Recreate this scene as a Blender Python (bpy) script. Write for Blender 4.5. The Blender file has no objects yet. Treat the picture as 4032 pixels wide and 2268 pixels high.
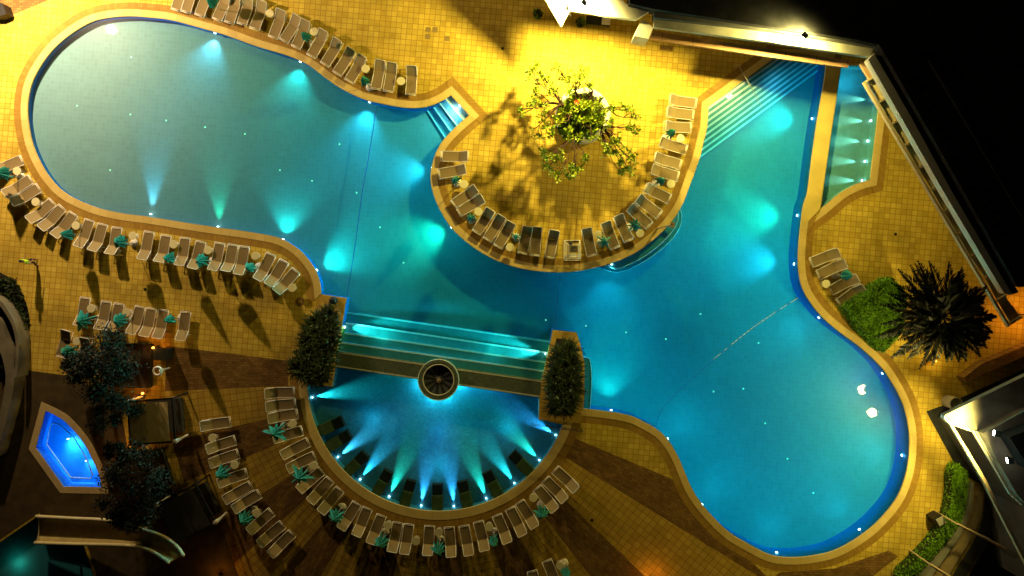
import bpy, bmesh, math, random
from mathutils import Vector, Matrix, geometry
random.seed(7)
PI = math.pi
D = bpy.data
SC = bpy.context.scene
COL = SC.collection
S = 0.028          # metres per measured unit on the deck
CX, CY, H = 1288.0, 675.0, 48.0
F = 2576.0 / 4032.0

def W(px, py, z=0.0):
    k = (H - z) / H
    return Vector(((px - CX) * S * k, (CY - py) * S * k, z))

# ------------------------------------------------------------------ camera, world
cam = D.objects.new('camera', D.cameras.new('camera')); COL.objects.link(cam)
cam.location = (0, 0, H); cam.rotation_euler = (0, 0, 0)
cam.data.sensor_width = 36; cam.data.lens = 36 * H / (2576 * S)
cam.data.shift_y = -49.5 / 2576
cam.data.clip_end = 2000
SC.camera = cam
SC.view_settings.view_transform = 'Standard'; SC.view_settings.look = 'None'
SC.view_settings.exposure = 0; SC.view_settings.gamma = 1
SC.cycles.use_denoising = True
SC.cycles.max_bounces = 6; SC.cycles.diffuse_bounces = 3; SC.cycles.glossy_bounces = 3
SC.cycles.transparent_max_bounces = 8
SC.cycles.sample_clamp_indirect = 4
world = D.worlds.new('World'); SC.world = world; world.use_nodes = True
wn = world.node_tree.nodes; wl = world.node_tree.links
bg = wn['Background']
sky = wn.new('ShaderNodeTexSky'); sky.sky_type = 'NISHITA'; sky.sun_disc = False
sky.sun_elevation = math.radians(-4); sky.sun_rotation = math.radians(200)
wl.new(sky.outputs[0], bg.inputs[0]); bg.inputs[1].default_value = 0.05

# ------------------------------------------------------------------ materials
def _nt(name):
    m = D.materials.new(name); m.use_nodes = True
    return m, m.node_tree.nodes, m.node_tree.links, m.node_tree.nodes['Principled BSDF']

def mat(name, col, rough=0.7, var=0.25, scale=3.0, metal=0.0, bump=0.0, bscale=40.0, spec=0.3):
    m, n, l, b = _nt(name)
    tc = n.new('ShaderNodeTexCoord')
    nz = n.new('ShaderNodeTexNoise'); nz.inputs['Scale'].default_value = scale; nz.inputs['Detail'].default_value = 5
    l.new(tc.outputs['Object'], nz.inputs['Vector'])
    mr = n.new('ShaderNodeMapRange'); mr.inputs['From Min'].default_value = 0.3; mr.inputs['From Max'].default_value = 0.7
    mr.inputs['To Min'].default_value = 1 - var; mr.inputs['To Max'].default_value = 1 + var
    l.new(nz.outputs['Fac'], mr.inputs['Value'])
    vm = n.new('ShaderNodeVectorMath'); vm.operation = 'SCALE'; vm.inputs[0].default_value = col[:3]
    l.new(mr.outputs[0], vm.inputs['Scale']); l.new(vm.outputs[0], b.inputs['Base Color'])
    b.inputs['Roughness'].default_value = rough; b.inputs['Metallic'].default_value = metal
    b.inputs['Specular IOR Level'].default_value = spec
    if bump:
        nb = n.new('ShaderNodeTexNoise'); nb.inputs['Scale'].default_value = bscale
        l.new(tc.outputs['Object'], nb.inputs['Vector'])
        bp = n.new('ShaderNodeBump'); bp.inputs['Strength'].default_value = bump
        l.new(nb.outputs['Fac'], bp.inputs['Height']); l.new(bp.outputs[0], b.inputs['Normal'])
    return m

def tile_mat(name, c1, c2, mortar, bw, bh, msize, rot=0.0, offset=0.0, uv=False, var=0.22, blot=0.35, squash=1.0):
    m, n, l, b = _nt(name)
    tc = n.new('ShaderNodeTexCoord'); mp = n.new('ShaderNodeMapping'); mp.inputs['Rotation'].default_value = (0, 0, rot)
    l.new(tc.outputs['UV' if uv else 'Object'], mp.inputs['Vector'])
    br = n.new('ShaderNodeTexBrick'); br.offset = offset; br.squash = squash
    l.new(mp.outputs[0], br.inputs['Vector'])
    br.inputs['Color1'].default_value = (*c1, 1); br.inputs['Color2'].default_value = (*c2, 1)
    br.inputs['Mortar'].default_value = (*mortar, 1)
    br.inputs['Scale'].default_value = 1; br.inputs['Mortar Size'].default_value = msize
    br.inputs['Brick Width'].default_value = bw; br.inputs['Row Height'].default_value = bh
    br.inputs['Mortar Smooth'].default_value = 0.3
    nz = n.new('ShaderNodeTexNoise'); nz.inputs['Scale'].default_value = blot; nz.inputs['Detail'].default_value = 6; nz.inputs['Roughness'].default_value = 0.65
    l.new(tc.outputs['Object'], nz.inputs['Vector'])
    mr = n.new('ShaderNodeMapRange'); mr.inputs['From Min'].default_value = 0.3; mr.inputs['From Max'].default_value = 0.7
    mr.inputs['To Min'].default_value = 1 - var; mr.inputs['To Max'].default_value = 1 + var
    l.new(nz.outputs['Fac'], mr.inputs['Value'])
    vm = n.new('ShaderNodeVectorMath'); vm.operation = 'SCALE'
    l.new(br.outputs['Color'], vm.inputs[0]); l.new(mr.outputs[0], vm.inputs['Scale'])
    l.new(vm.outputs[0], b.inputs['Base Color'])
    b.inputs['Roughness'].default_value = 0.75; b.inputs['Specular IOR Level'].default_value = 0.25
    bp = n.new('ShaderNodeBump'); bp.inputs['Strength'].default_value = 0.25; bp.inputs['Distance'].default_value = 0.01
    inv = n.new('ShaderNodeMath'); inv.operation = 'SUBTRACT'; inv.inputs[0].default_value = 1
    l.new(br.outputs['Fac'], inv.inputs[1]); l.new(inv.outputs[0], bp.inputs['Height']); l.new(bp.outputs[0], b.inputs['Normal'])
    return m

def emis(name, col, strength):
    m, n, l, b = _nt(name)
    b.inputs['Base Color'].default_value = (*col, 1)
    b.inputs['Emission Color'].default_value = (*col, 1); b.inputs['Emission Strength'].default_value = strength
    return m

def water_mat(name, tint, bumps, bscale, rough, sheen=0.35):
    m, n, l, b = _nt(name)
    n.remove(b)
    out = [x for x in n if x.type == 'OUTPUT_MATERIAL'][0]
    tc = n.new('ShaderNodeTexCoord')
    nz = n.new('ShaderNodeTexNoise'); nz.inputs['Scale'].default_value = bscale; nz.inputs['Detail'].default_value = 3
    l.new(tc.outputs['Object'], nz.inputs['Vector'])
    bp = n.new('ShaderNodeBump'); bp.inputs['Strength'].default_value = bumps; bp.inputs['Distance'].default_value = 0.05
    l.new(nz.outputs['Fac'], bp.inputs['Height'])
    tr = n.new('ShaderNodeBsdfTransparent'); tr.inputs['Color'].default_value = (*tint, 1)
    g1 = n.new('ShaderNodeBsdfGlossy'); g1.inputs['Roughness'].default_value = rough; l.new(bp.outputs[0], g1.inputs['Normal'])
    g2 = n.new('ShaderNodeBsdfGlossy'); g2.inputs['Roughness'].default_value = 0.42; l.new(bp.outputs[0], g2.inputs['Normal'])
    mg = n.new('ShaderNodeMixShader'); mg.inputs[0].default_value = sheen
    l.new(g1.outputs[0], mg.inputs[1]); l.new(g2.outputs[0], mg.inputs[2])
    fr = n.new('ShaderNodeLayerWeight'); fr.inputs['Blend'].default_value = .5
    pw = n.new('ShaderNodeMath'); pw.operation = 'POWER'; pw.inputs[1].default_value = 5; l.new(fr.outputs['Facing'], pw.inputs[0])
    ma = n.new('ShaderNodeMath'); ma.operation = 'MULTIPLY_ADD'; ma.inputs[1].default_value = .95; ma.inputs[2].default_value = .022; l.new(pw.outputs[0], ma.inputs[0])
    ms = n.new('ShaderNodeMixShader'); l.new(ma.outputs[0], ms.inputs[0])
    l.new(tr.outputs[0], ms.inputs[1]); l.new(mg.outputs[0], ms.inputs[2]); l.new(ms.outputs[0], out.inputs['Surface'])
    return m

M = {}
TILE_ROT = math.radians(5.0)
M['deck'] = tile_mat('deck_tile', (.68, .49, .065), (.54, .36, .035), (.40, .21, .015), .385, .385, .022, TILE_ROT, var=.28)
M['sector_tile'] = tile_mat('sector_tile', (.56, .36, .05), (.46, .28, .03), (.26, .14, .01), .46, .46, .022, 0, var=.2)
M['brick'] = tile_mat('brown_paver', (.27, .15, .035), (.17, .085, .018), (.12, .06, .012), .36, .17, .018, 0, offset=.5, var=.35, blot=.8)
M['band'] = tile_mat('band_paver', (.40, .235, .035), (.33, .18, .02), (.27, .14, .015), .155, .60, .010, 0, uv=True, var=.15, blot=.6)
M['coping'] = tile_mat('coping_stone', (.72, .53, .17), (.66, .47, .13), (.55, .38, .10), .62, .9, .012, 0, uv=True, var=.1)
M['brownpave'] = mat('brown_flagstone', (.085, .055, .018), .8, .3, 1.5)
M['walk'] = mat('walkway_stone', (.70, .52, .12), .8, .12, .8)
M['ground'] = mat('bare_ground', (.05, .045, .035), .9, .3, .3)
M['pool'] = tile_mat('pool_tile', (.42, .34, .33), (.39, .31, .30), (.45, .37, .36), .3, .3, .012, TILE_ROT, var=.06, blot=.25)
M['poolwall'] = mat('pool_wall_tile', (.006, .12, .27), .5, .1)
M['semi'] = mat('caustic_floor', (.06, .31, .42), .5, .2, 7, bump=.3)  # colour noise stands in for caustic light mottling the floor
M['chan'] = mat('channel_tile', (.12, .34, .28), .5, .12, 2)
M['lit_tread'] = mat('lit_tread_tile', (.45, .62, .62), .5, .1)  # paler copy of the step tile, lamp brightness put into its colour
M['tread'] = mat('step_tread_tile', (.07, .30, .33), .5, .1)
M['annex'] = mat('annex_render', (.27, .25, .18), .7, .25, 1.2)
M['garden_wall'] = mat('garden_wall_render', (.20, .17, .10), .8, .25, 1)
M['nosing'] = mat('step_nosing', (.88, .93, .95), .5, .08)
M['jacfloor'] = mat('whirlpool_tile', (.03, .30, .85), .5, .1)
M['terrazzo'] = mat('wet_terrazzo', (.10, .12, .075), .35, .5, 16)
M['terr_edge'] = mat('terrazzo_edge', (.50, .50, .33), .6, .15)
M['rim'] = mat('planter_stone', (.60, .38, .05), .8, .15, 2)
M['soil'] = mat('soil', (.03, .022, .012), .95, .4, 8)
M['frame'] = mat('white_tube', (.80, .74, .60), .4, .06)
M['sling'] = mat('taupe_sling', (.27, .19, .075), .85, .1, 20)
M['sling2'] = mat('beige_sling', (.35, .25, .10), .85, .1, 20)
M['tabletop'] = mat('cream_plastic', (.86, .76, .40), .4, .04)
M['teal'] = mat('teal_canvas', (.03, .23, .155), .8, .3, 12)
M['pole'] = mat('grey_metal', (.45, .45, .42), .35, .05, metal=.4)
M['black'] = mat('black_metal', (.015, .014, .013), .5, .2)
M['white'] = mat('white_paint', (.72, .68, .52), .6, .08, 1.5)
M['white2'] = mat('weathered_white', (.40, .38, .27), .7, .22, 1.0)
M['grey'] = mat('grey_fascia', (.10, .10, .085), .7, .2, 1)
M['peach'] = tile_mat('peach_panel', (.62, .36, .17), (.56, .32, .14), (.30, .18, .08), 2.0, 6.0, .03, TILE_ROT, var=.12)
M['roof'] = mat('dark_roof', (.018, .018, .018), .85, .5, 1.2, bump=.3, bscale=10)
M['wall'] = mat('tan_render', (.40, .28, .12), .85, .15, 1)
M['panel'] = mat('beige_panel', (.75, .60, .30), .6, .1, 2)
M['beam'] = mat('beam_paint', (.62, .46, .24), .6, .1, 2)
M['leaf'] = mat('leaf_green', (.19, .29, .012), .55, .45, 6)
M['leafb'] = mat('leaf_bright', (.40, .44, .02), .55, .35, 6)
M['hedge'] = mat('hedge_leaf', (.17, .36, .01), .6, .5, 5)
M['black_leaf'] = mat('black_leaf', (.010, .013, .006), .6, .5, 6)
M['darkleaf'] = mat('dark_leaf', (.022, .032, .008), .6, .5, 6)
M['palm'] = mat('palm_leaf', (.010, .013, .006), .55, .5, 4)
M['flax'] = mat('flax_leaf', (.045, .075, .010), .5, .5, 5)
M['bark'] = mat('bark', (.065, .03, .015), .9, .3, 8)
M['cloth'] = mat('canopy_cloth', (.68, .50, .22), .9, .1, 3)
M['cloth2'] = mat('dark_cloth', (.045, .04, .03), .9, .2, 3)
M['curtain'] = mat('curtain_cloth', (.55, .45, .28), .9, .1, 6)
M['slide'] = mat('slide_gelcoat', (.75, .58, .22), .5, .12, 2)
M['slidep'] = mat('slide_rail', (.8, .68, .32), .5, .1, 2)
M['skin'] = mat('skin', (.38, .2, .11), .6, .05)
M['lime'] = mat('lime_shirt', (.45, .62, .02), .8, .1)
M['dark'] = mat('dark_trousers', (.02, .02, .025), .8, .1)
M['hair'] = mat('hair', (.012, .01, .008), .6, .1)
M['orange'] = mat('red_flower', (.7, .08, .01), .6, .1)
M['rope'] = mat('blue_rope', (.01, .08, .55), .5, .1)
M['ropew'] = mat('white_float', (.6, .75, .75), .5, .3, 8)
M['led'] = emis('floor_led', (.6, 1.0, .6), .75)
M['lens'] = emis('underwater_lens', (.75, .95, 1.0), 9)
M['flood'] = emis('flood_glass', (1.0, .95, .8), 60)
M['amber'] = emis('amber_glass', (1.0, .35, .05), 6)
M['water'] = water_mat('pool_water', (.93, .98, 1.0), .05, 3.5, .02)
M['waterdeep'] = water_mat('deep_pool_water', (.97, 1.0, 1.0), .03, 3.5, .02)
_n = M['waterdeep'].node_tree.nodes; _va = _n.new('ShaderNodeVolumeAbsorption'); _va.inputs['Color'].default_value = (.02, .90, .97, 1); _va.inputs['Density'].default_value = .85
M['waterdeep'].node_tree.links.new(_va.outputs[0], [x for x in _n if x.type == 'OUTPUT_MATERIAL'][0].inputs['Volume'])
M['water2'] = water_mat('rippled_water', (.84, .98, 1.0), .35, 9, .06)
M['coal'] = mat('submerged_stone', (.02, .022, .012), .6, .4, 4)
M['greenish'] = mat('greenish_stone', (.09, .12, .03), .6, .4, 6)  # green-brown stone of the seat head blocks
M['dtile'] = mat('dark_replacement_tile', (.30, .20, .05), .8, .1)

# ------------------------------------------------------------------ helpers
class MB:
    def __init__(s): s.v = []; s.f = []; s.m = []; s.uv = []
    def add(s, vs, fs, mi=0):
        o = len(s.v); s.v += [tuple(v) for v in vs]; s.f += [tuple(i + o for i in f) for f in fs]; s.m += [mi] * len(fs); return s
    def box(s, c, d, rz=0, mi=0, mat4=None):
        x, y, z = d[0] / 2, d[1] / 2, d[2] / 2
        vs = [Vector(p) for p in ((-x, -y, -z), (x, -y, -z), (x, y, -z), (-x, y, -z), (-x, -y, z), (x, -y, z), (x, y, z), (-x, y, z))]
        R = mat4 or Matrix.Rotation(rz, 4, 'Z'); c = Vector(c)
        return s.add([R @ v + c for v in vs], [(0, 3, 2, 1), (4, 5, 6, 7), (0, 1, 5, 4), (1, 2, 6, 5), (2, 3, 7, 6), (3, 0, 4, 7)], mi)
    def tube(s, pts, r, n=8, mi=0, caps=True):
        pts = [Vector(p) for p in pts]; rs = r if isinstance(r, (list, tuple)) else [r] * len(pts)
        o = []; up = Vector((0, 0, 1))
        for i, p in enumerate(pts):
            t = (pts[min(i + 1, len(pts) - 1)] - pts[max(i - 1, 0)])
            t = t.normalized() if t.length > 1e-9 else up
            a = t.cross(up if abs(t.z) < .95 else Vector((1, 0, 0))).normalized(); b = t.cross(a)
            o += [p + (a * math.cos(2 * PI * k / n) + b * math.sin(2 * PI * k / n)) * rs[i] for k in range(n)]
        fs = [(i * n + k, i * n + (k + 1) % n, (i + 1) * n + (k + 1) % n, (i + 1) * n + k) for i in range(len(pts) - 1) for k in range(n)]
        if caps: fs += [tuple(range(n))[::-1], tuple((len(pts) - 1) * n + k for k in range(n))]
        return s.add(o, fs, mi)
    def lathe(s, prof, c=(0, 0, 0), n=32, mi=0):
        c = Vector(c); o = []
        for r, z in prof: o += [c + Vector((r * math.cos(2 * PI * k / n), r * math.sin(2 * PI * k / n), z)) for k in range(n)]
        fs = [(i * n + k, i * n + (k + 1) % n, (i + 1) * n + (k + 1) % n, (i + 1) * n + k) for i in range(len(prof) - 1) for k in range(n)]
        return s.add(o, fs, mi)
    def prism(s, pts, z0, z1, mi=0, bottom=True):
        # pts: list of 2D world points
        n = len(pts); vs = [(p[0], p[1], z1) for p in pts] + [(p[0], p[1], z0) for p in pts]
        ar = sum(pts[i][0] * pts[(i + 1) % n][1] - pts[(i + 1) % n][0] * pts[i][1] for i in range(n))
        tris = geometry.tessellate_polygon([[Vector((p[0], p[1], 0)) for p in pts]])
        fs = []
        for t in tris:
            a, b, c = [Vector(pts[i][:2]) for i in t]
            if (b - a).cross(c - a) < 0: t = (t[0], t[2], t[1])
            fs.append(tuple(t))
            if bottom: fs.append((t[2] + n, t[1] + n, t[0] + n))
        for i in range(n):
            j = (i + 1) % n
            fs.append((i, i + n, j + n, j) if ar > 0 else (j, j + n, i + n, i))
        return s.add(vs, fs, mi)
    def build(s, name, mats, parent=None, smooth=False):
        me = D.meshes.new(name); me.from_pydata(s.v, [], s.f)
        ml = mats if isinstance(mats, (list, tuple)) else [mats]
        for k in ml: me.materials.append(M[k] if isinstance(k, str) else k)
        if len(ml) > 1: me.polygons.foreach_set('material_index', s.m)
        if smooth: me.polygons.foreach_set('use_smooth', [True] * len(s.f))
        me.update()
        ob = D.objects.new(name, me); COL.objects.link(ob)
        if parent: ob.parent = parent
        return ob

def tag(o, label=None, cat=None, group=None, kind=None):
    if label: o['label'] = label
    if cat: o['category'] = cat
    if group: o['group'] = group
    if kind: o['kind'] = kind
    return o
def st(o): o['kind'] = 'structure'; return o
def empty(name, loc, rz=0):
    o = D.objects.new(name, None); COL.objects.link(o); o.location = loc; o.rotation_euler.z = rz; o.empty_display_size = .2
    return o
def copy_tree(o, parent=None):
    c = o.copy(); COL.objects.link(c); c.parent = parent
    for ch in o.children: copy_tree(ch, c)
    return c
ORD = ['', 'first', 'second', 'third', 'fourth', 'fifth', 'sixth', 'seventh', 'eighth', 'ninth', 'tenth', 'eleventh', 'twelfth', 'thirteenth', 'fourteenth', 'fifteenth', 'sixteenth', 'seventeenth', 'eighteenth', 'nineteenth', 'twentieth', 'twenty-first', 'twenty-second', 'twenty-third', 'twenty-fourth', 'twenty-fifth', 'twenty-sixth']

def smooth(pts, n=5):
    out = []
    for i in range(len(pts) - 1):
        p0 = pts[max(i - 1, 0)]; p1 = pts[i]; p2 = pts[i + 1]; p3 = pts[min(i + 2, len(pts) - 1)]
        for k in range(n):
            t = k / n
            out.append(tuple(.5 * (2 * p1[a] + (p2[a] - p0[a]) * t + (2 * p0[a] - 5 * p1[a] + 4 * p2[a] - p3[a]) * t * t + (3 * p1[a] - p0[a] - 3 * p2[a] + p3[a]) * t ** 3) for a in (0, 1)))
    out.append(tuple(pts[-1]))
    return out
def w2(pts, z=0): return [tuple(W(p[0], p[1], z)[:2]) for p in pts]

# ------------------------------------------------------------------ pool outlines
LEFT = [(807,740),(804,713),(794,683),(777,656),(751,628),(717,606),(687,595),(644,587),(600,580),(540,572),(467,561),(373,546),(310,538),(253,526),(200,506),(160,483),(133,457),(107,420),(83,367),(72,317),(69,267),(78,213),(103,163),(143,113),(200,70),(250,48),(317,40),(377,43),(433,50),(500,68),(567,87),(644,115),(727,140),(777,163),(817,193),(861,223),(911,247),(961,260),(1021,270),(1071,268),(1111,253),(1134,238)]
ISL = [(1182,290),(1144,323),(1111,360),(1092,400),(1084,443),(1090,483),(1107,526),(1137,573),(1177,610),(1227,643),(1288,668),(1355,681),(1438,683),(1521,666),(1588,640),(1638,606),(1681,566),(1711,523),(1728,483),(1758,400),(1768,360),(1778,317),(1781,267)]
RIGHT = [(2079,165),(2072,217),(2057,300),(2045,383),(2032,483),(2022,516),(2014,576),(2009,633),(2010,683),(2019,723),(2039,760),(2072,800),(2115,836),(2165,873),(2215,920),(2247,966),(2272,1016),(2285,1066),(2289,1116),(2282,1183),(2259,1249),(2215,1306),(2165,1349),(2099,1386),(2032,1401),(1975,1403),(1932,1395),(1881,1369),(1838,1343),(1798,1306),(1761,1263),(1738,1226),(1721,1186),(1705,1149),(1681,1109),(1655,1083),(1621,1063),(1588,1048),(1541,1038),(1468,1029)]
PL = [(1470,983),(1470,913),(1460,866),(1450,836),(1390,830),(1377,900),(1362,957)]
PL2 = [(847,883),(860,822),(872,750)]
sL, sI, sR = smooth(LEFT), smooth(ISL), smooth(RIGHT)
DIAG = [(1955,140),(2083,143)]
main_px = sL + sI + DIAG + sR + PL + PL2
MAIN = w2(main_px)
iL = (0, len(sL) + len(sI) + len(DIAG) + len(sR) - 1)

FC = (1104, 954); FR = 333
arc = [(FC[0] + FR * math.cos(math.radians(a)), FC[1] + FR * math.sin(math.radians(a))) for a in [20.2 + i * (178 - 20.2) / 60 for i in range(61)]]
semi_px = arc + [(836,973),(844,923),(1356,1000),(1355,1054)]
SEMI = w2(semi_px)
CHb = smooth([(2190,453),(2165,460),(2132,475),(2109,490),(2085,510),(2065,527)])
chan_px = [(2070,483),(2099,283),(2117,165),(2225,165),(2213,260)] + CHb
CHAN = w2(chan_px)
JACr = smooth([(115,1033),(140,1045),(167,1063),(207,1109),(233,1156),(250,1196),(255,1226)])
jac_px = JACr + [(160,1224),(90,1126)]
JAC = w2(jac_px)
kids_px = [(-60,1405),(97,1297),(110,1345),(210,1368),(236,1449),(242,1560),(-60,1560)]
KIDS = w2(kids_px)

def ccw(p):
    a = sum(p[i][0] * p[(i + 1) % len(p)][1] - p[(i + 1) % len(p)][0] * p[i][1] for i in range(len(p)))
    return a > 0
def normals(P):
    n = len(P); out = []; sgn = 1 if ccw(P) else -1
    for i in range(n):
        a = Vector(P[i]) - Vector(P[i - 1]); b = Vector(P[(i + 1) % n]) - Vector(P[i])
        if a.length < 1e-6: a = b
        if b.length < 1e-6: b = a
        a.normalize(); b.normalize()
        na = Vector((a.y, -a.x)) * sgn; nb = Vector((b.y, -b.x)) * sgn
        m = na + nb
        m = m.normalized() if m.length > 1e-4 else na
        c = max(m.dot(na), .45)
        out.append(m / c)
    return out
def strip(name, P, i0, i1, d0, d1, z, matk, thick=0.0, wrap=False):
    N = normals(P); n = len(P); mb = MB(); us = []; u = 0
    idx = [i % n for i in range(i0, i1 + 1)]
    prev = None; vs = []
    for i in idx:
        p = Vector(P[i])
        q0 = p + N[i] * d0; q1 = p + N[i] * d1
        if prev is not None: u += (p - prev).length
        prev = p; us.append(u); vs += [(q0.x, q0.y, z), (q1.x, q1.y, z)]
    k = len(idx); fs = []
    flip = not ccw(P)
    for i in range(k - 1):
        f = (2 * i, 2 * i + 1, 2 * i + 3, 2 * i + 2); fs.append(f[::-1] if flip else f)
    nv = len(vs)
    if thick:
        vs += [(v[0], v[1], z - thick) for v in vs]
        for i in range(k - 1):
            f = (2 * i + nv, 2 * i, 2 * i + 2, 2 * i + 2 + nv); g = (2 * i + 1, 2 * i + 1 + nv, 2 * i + 3 + nv, 2 * i + 3)
            fs += [f[::-1] if flip else f, g[::-1] if flip else g]
    mb.add(vs, fs); ob = mb.build(name, matk)
    uv = ob.data.uv_layers.new(name='UVMap')
    for lp in ob.data.loops:
        vi = lp.vertex_index % nv; uv.data[lp.index].uv = (us[vi // 2], d0 if vi % 2 == 0 else d1)
    return st(ob)

def inset(P, d):
    N = normals(P); return [tuple(Vector(p) - n * d) for p, n in zip(P, N)]

def dep(px):
    K = [(-200,.5),(250,.5),(450,.62),(700,.8),(900,1.0),(1150,1.35),(1450,1.6),(1700,1.7),(3000,1.7)]
    for (a, b), (c, d) in zip(K, K[1:]):
        if px <= c: return b + (d - b) * max(px - a, 0) / (c - a)
    return 1.7
# deck with holes
def sheet(name, loops, z, matk):
    L = [[Vector((p[0], p[1], 0)) for p in lp] for lp in loops]
    flat = [v for lp in L for v in lp]
    tr = geometry.tessellate_polygon(L)
    fs = []
    for t in tr:
        a, b, c = [flat[i] for i in t]
        if (b - a).cross(c - a).z < 0: t = (t[0], t[2], t[1])
        fs.append(tuple(t))
    mb = MB(); mb.add([(v.x, v.y, z) for v in flat], fs)
    return st(mb.build(name, matk))
big = [(-75, -60), (75, -60), (75, 60), (-75, 60)]
deck = sheet('deck_paving', [big, MAIN, SEMI, CHAN, JAC, KIDS], 0, 'deck')
sheet('ground', [[(-500, -500), (500, -500), (500, 500), (-500, 500)], big[::-1]], -.004, 'ground')

C0, C1, C2 = 0.0, .46, .95
strip('brick_border', MAIN, iL[0], iL[1], C1, C2, .004, 'band')
strip('pool_coping', MAIN, iL[0], iL[1], -.03, C1, .024, 'coping', .10)
na = len(arc)
strip('fountain_pool_border', SEMI, 0, na - 1, .58, 1.15, .012, 'band')
strip('fountain_pool_coping', SEMI, 0, na - 1, -.03, .58, .028, 'coping', .10)
nc = len(chan_px)
strip('channel_border', CHAN, 3, nc - 1, C1, C2, .006, 'band')
strip('channel_coping', CHAN, 3, nc - 1, -.03, C1, .030, 'coping', .10)
strip('whirlpool_coping', JAC, 0, len(JAC) , 0, .45, .02, 'cloth', .06)
strip('whirlpool_coping_end', JAC, len(JAC) - 1, len(JAC), 0, .45, .018, 'cloth', .06)
st(MB().prism(w2([(2079,150),(2072,217),(2057,300),(2045,383),(2032,483),(2022,516),(2014,576),(2034,556),(2062,526),(2068,483),(2097,283),(2115,150)]), -.06, .034).build('walkway_between_pools', 'walk'))

# radial paving sectors round the fountain pool
def sector(a0, a1, r0, r1, name, mk, z):
    n = 8; pts = [(FC[0] + r0 * math.cos(math.radians(a)), FC[1] + r0 * math.sin(math.radians(a))) for a in [a0 + (a1 - a0) * i / n for i in range(n + 1)]]
    if isinstance(r1, list): pts += r1
    else: pts += [(FC[0] + r1 * math.cos(math.radians(a)), FC[1] + r1 * math.sin(math.radians(a))) for a in (a1, a0)]
    c = W(*FC); am = -math.radians((a0 + a1) / 2)
    P = [Vector(p) - Vector((c.x, c.y)) for p in w2(pts)]
    R = Matrix.Rotation(-am, 2)
    P = [R @ p for p in P]
    mb = MB(); 
    tr = geometry.tessellate_polygon([[Vector((p.x, p.y, 0)) for p in P]])
    fs = []
    for t in tr:
        a, b, cc = [P[i] for i in t]
        if (b - a).cross(cc - a) < 0: t = (t[0], t[2], t[1])
        fs.append(tuple(t))
    mb.add([(p.x, p.y, 0) for p in P], fs)
    o = mb.build(name, mk); o.location = (c.x, c.y, z); o.rotation_euler.z = am
    return st(o)
BR = [(23.5,31.7),(43.7,52.5),(63,72),(83,93),(103,112),(121,129),(138,147),(158,167)]
TL = [(31.7,43.7),(52.5,63),(72,83),(93,103),(112,121),(129,138),(147,158),(167,177.5)]
R0 = 372
for i, (a, b) in enumerate(TL):
    sector(a, b, R0, 1030 if i == 0 else (760 if a < 140 else 690), 'radial_tile_paving', 'sector_tile', .002)
def pt(a, r): return (FC[0] + r * math.cos(math.radians(a)), FC[1] + r * math.sin(math.radians(a)))
for i, (a, b) in enumerate(BR):
    if i == 0: sector(a, b, R0, [pt(31.7, 1010), (1850, 1372), (1790, 1320), (1745, 1270), (1712, 1230), (1693, 1206)], 'radial_brick_paving', 'brick', .002)
    else: sector(a, b, R0, 800 if a < 150 else 690, 'radial_brick_paving', 'brick', .002)
sector(177.5, 187, R0 + 8, 690, 'radial_brick_paving', 'brick', .002)
st(MB().prism(w2([(2235,1385),(2260,1400),(2130,1500),(1900,1500),(1960,1440),(2100,1430)]), -.05, .0025).build('brick_paving', 'brick'))

# darker replacement tiles
for px, py in ((1077,75),(1094,75),(1076,92),(1124,97),(1690,565)):
    o = MB().box((0, 0, 0), (.37, .37, .01)).build('replacement_tile', 'dtile'); o.location = W(px, py, .001); o.rotation_euler.z = -TILE_ROT; st(o)

# ------------------------------------------------------------------ basins and water
def basin(name, P, depth, mk, wk, prof=False):
    mb = MB(); n = len(P)
    L = [Vector((p[0], p[1], 0)) for p in P]
    fs = []
    for t in geometry.tessellate_polygon([L]):
        a, b, c = [L[i] for i in t]
        if (b - a).cross(c - a).z < 0: t = (t[0], t[2], t[1])
        fs.append(tuple(t))
    mb.add([(p[0], p[1], -depth) for p in P], fs, 0)
    vs = [(p[0], p[1], -.002) for p in P] + [(p[0], p[1], -depth) for p in P]
    mb.add(vs, [(i, (i + 1) % n, (i + 1) % n + n, i + n) for i in range(n)], 1)
    o = mb.build(name, [mk, wk])
    if prof:
        b = bmesh.new(); b.from_mesh(o.data)
        for px in (250, 350, 450, 575, 700, 800, 900, 1025, 1150, 1300, 1450, 1700):
            bmesh.ops.bisect_plane(b, geom=b.verts[:] + b.edges[:] + b.faces[:], plane_co=W(px, 0), plane_no=(1, 0, 0))
        for v in b.verts:
            if v.co.z < -.1: v.co.z = -dep(v.co.x / S + CX)
        b.to_mesh(o.data); b.free()
    return st(o)
DEP = 1.7
basin('main_pool_basin', MAIN, DEP, 'pool', 'poolwall', True)
basin('fountain_pool_basin', SEMI, .8, 'semi', 'semi')
basin('channel_basin', CHAN, 1.0, 'chan', 'chan')
basin('whirlpool_basin', JAC, 1.0, 'jacfloor', 'jacfloor')
basin('children_pool_basin', KIDS, .5, 'tread', 'tread')
def water(name, P, z, mk):
    return sheet(name, [inset(P, .002)], z, mk)
def water_body(name, P, top, mk):
    P = inset(P, -.02); n = len(P); L = [Vector((p[0], p[1], 0)) for p in P]
    tf = []
    for t in geometry.tessellate_polygon([L]):
        a, b, c = [L[i] for i in t]
        if (b - a).cross(c - a).z < 0: t = (t[0], t[2], t[1])
        tf.append(tuple(t))
    mb = MB(); vs = [(p[0], p[1], top) for p in P] + [(p[0], p[1], -2.0) for p in P]
    fs = tf + [(t[2] + n, t[1] + n, t[0] + n) for t in tf] + [(i, i + n, (i + 1) % n + n, (i + 1) % n) if ccw(P) else ((i + 1) % n, (i + 1) % n + n, i + n, i) for i in range(n)]
    mb.add(vs, fs); return st(mb.build(name, mk))
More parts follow.
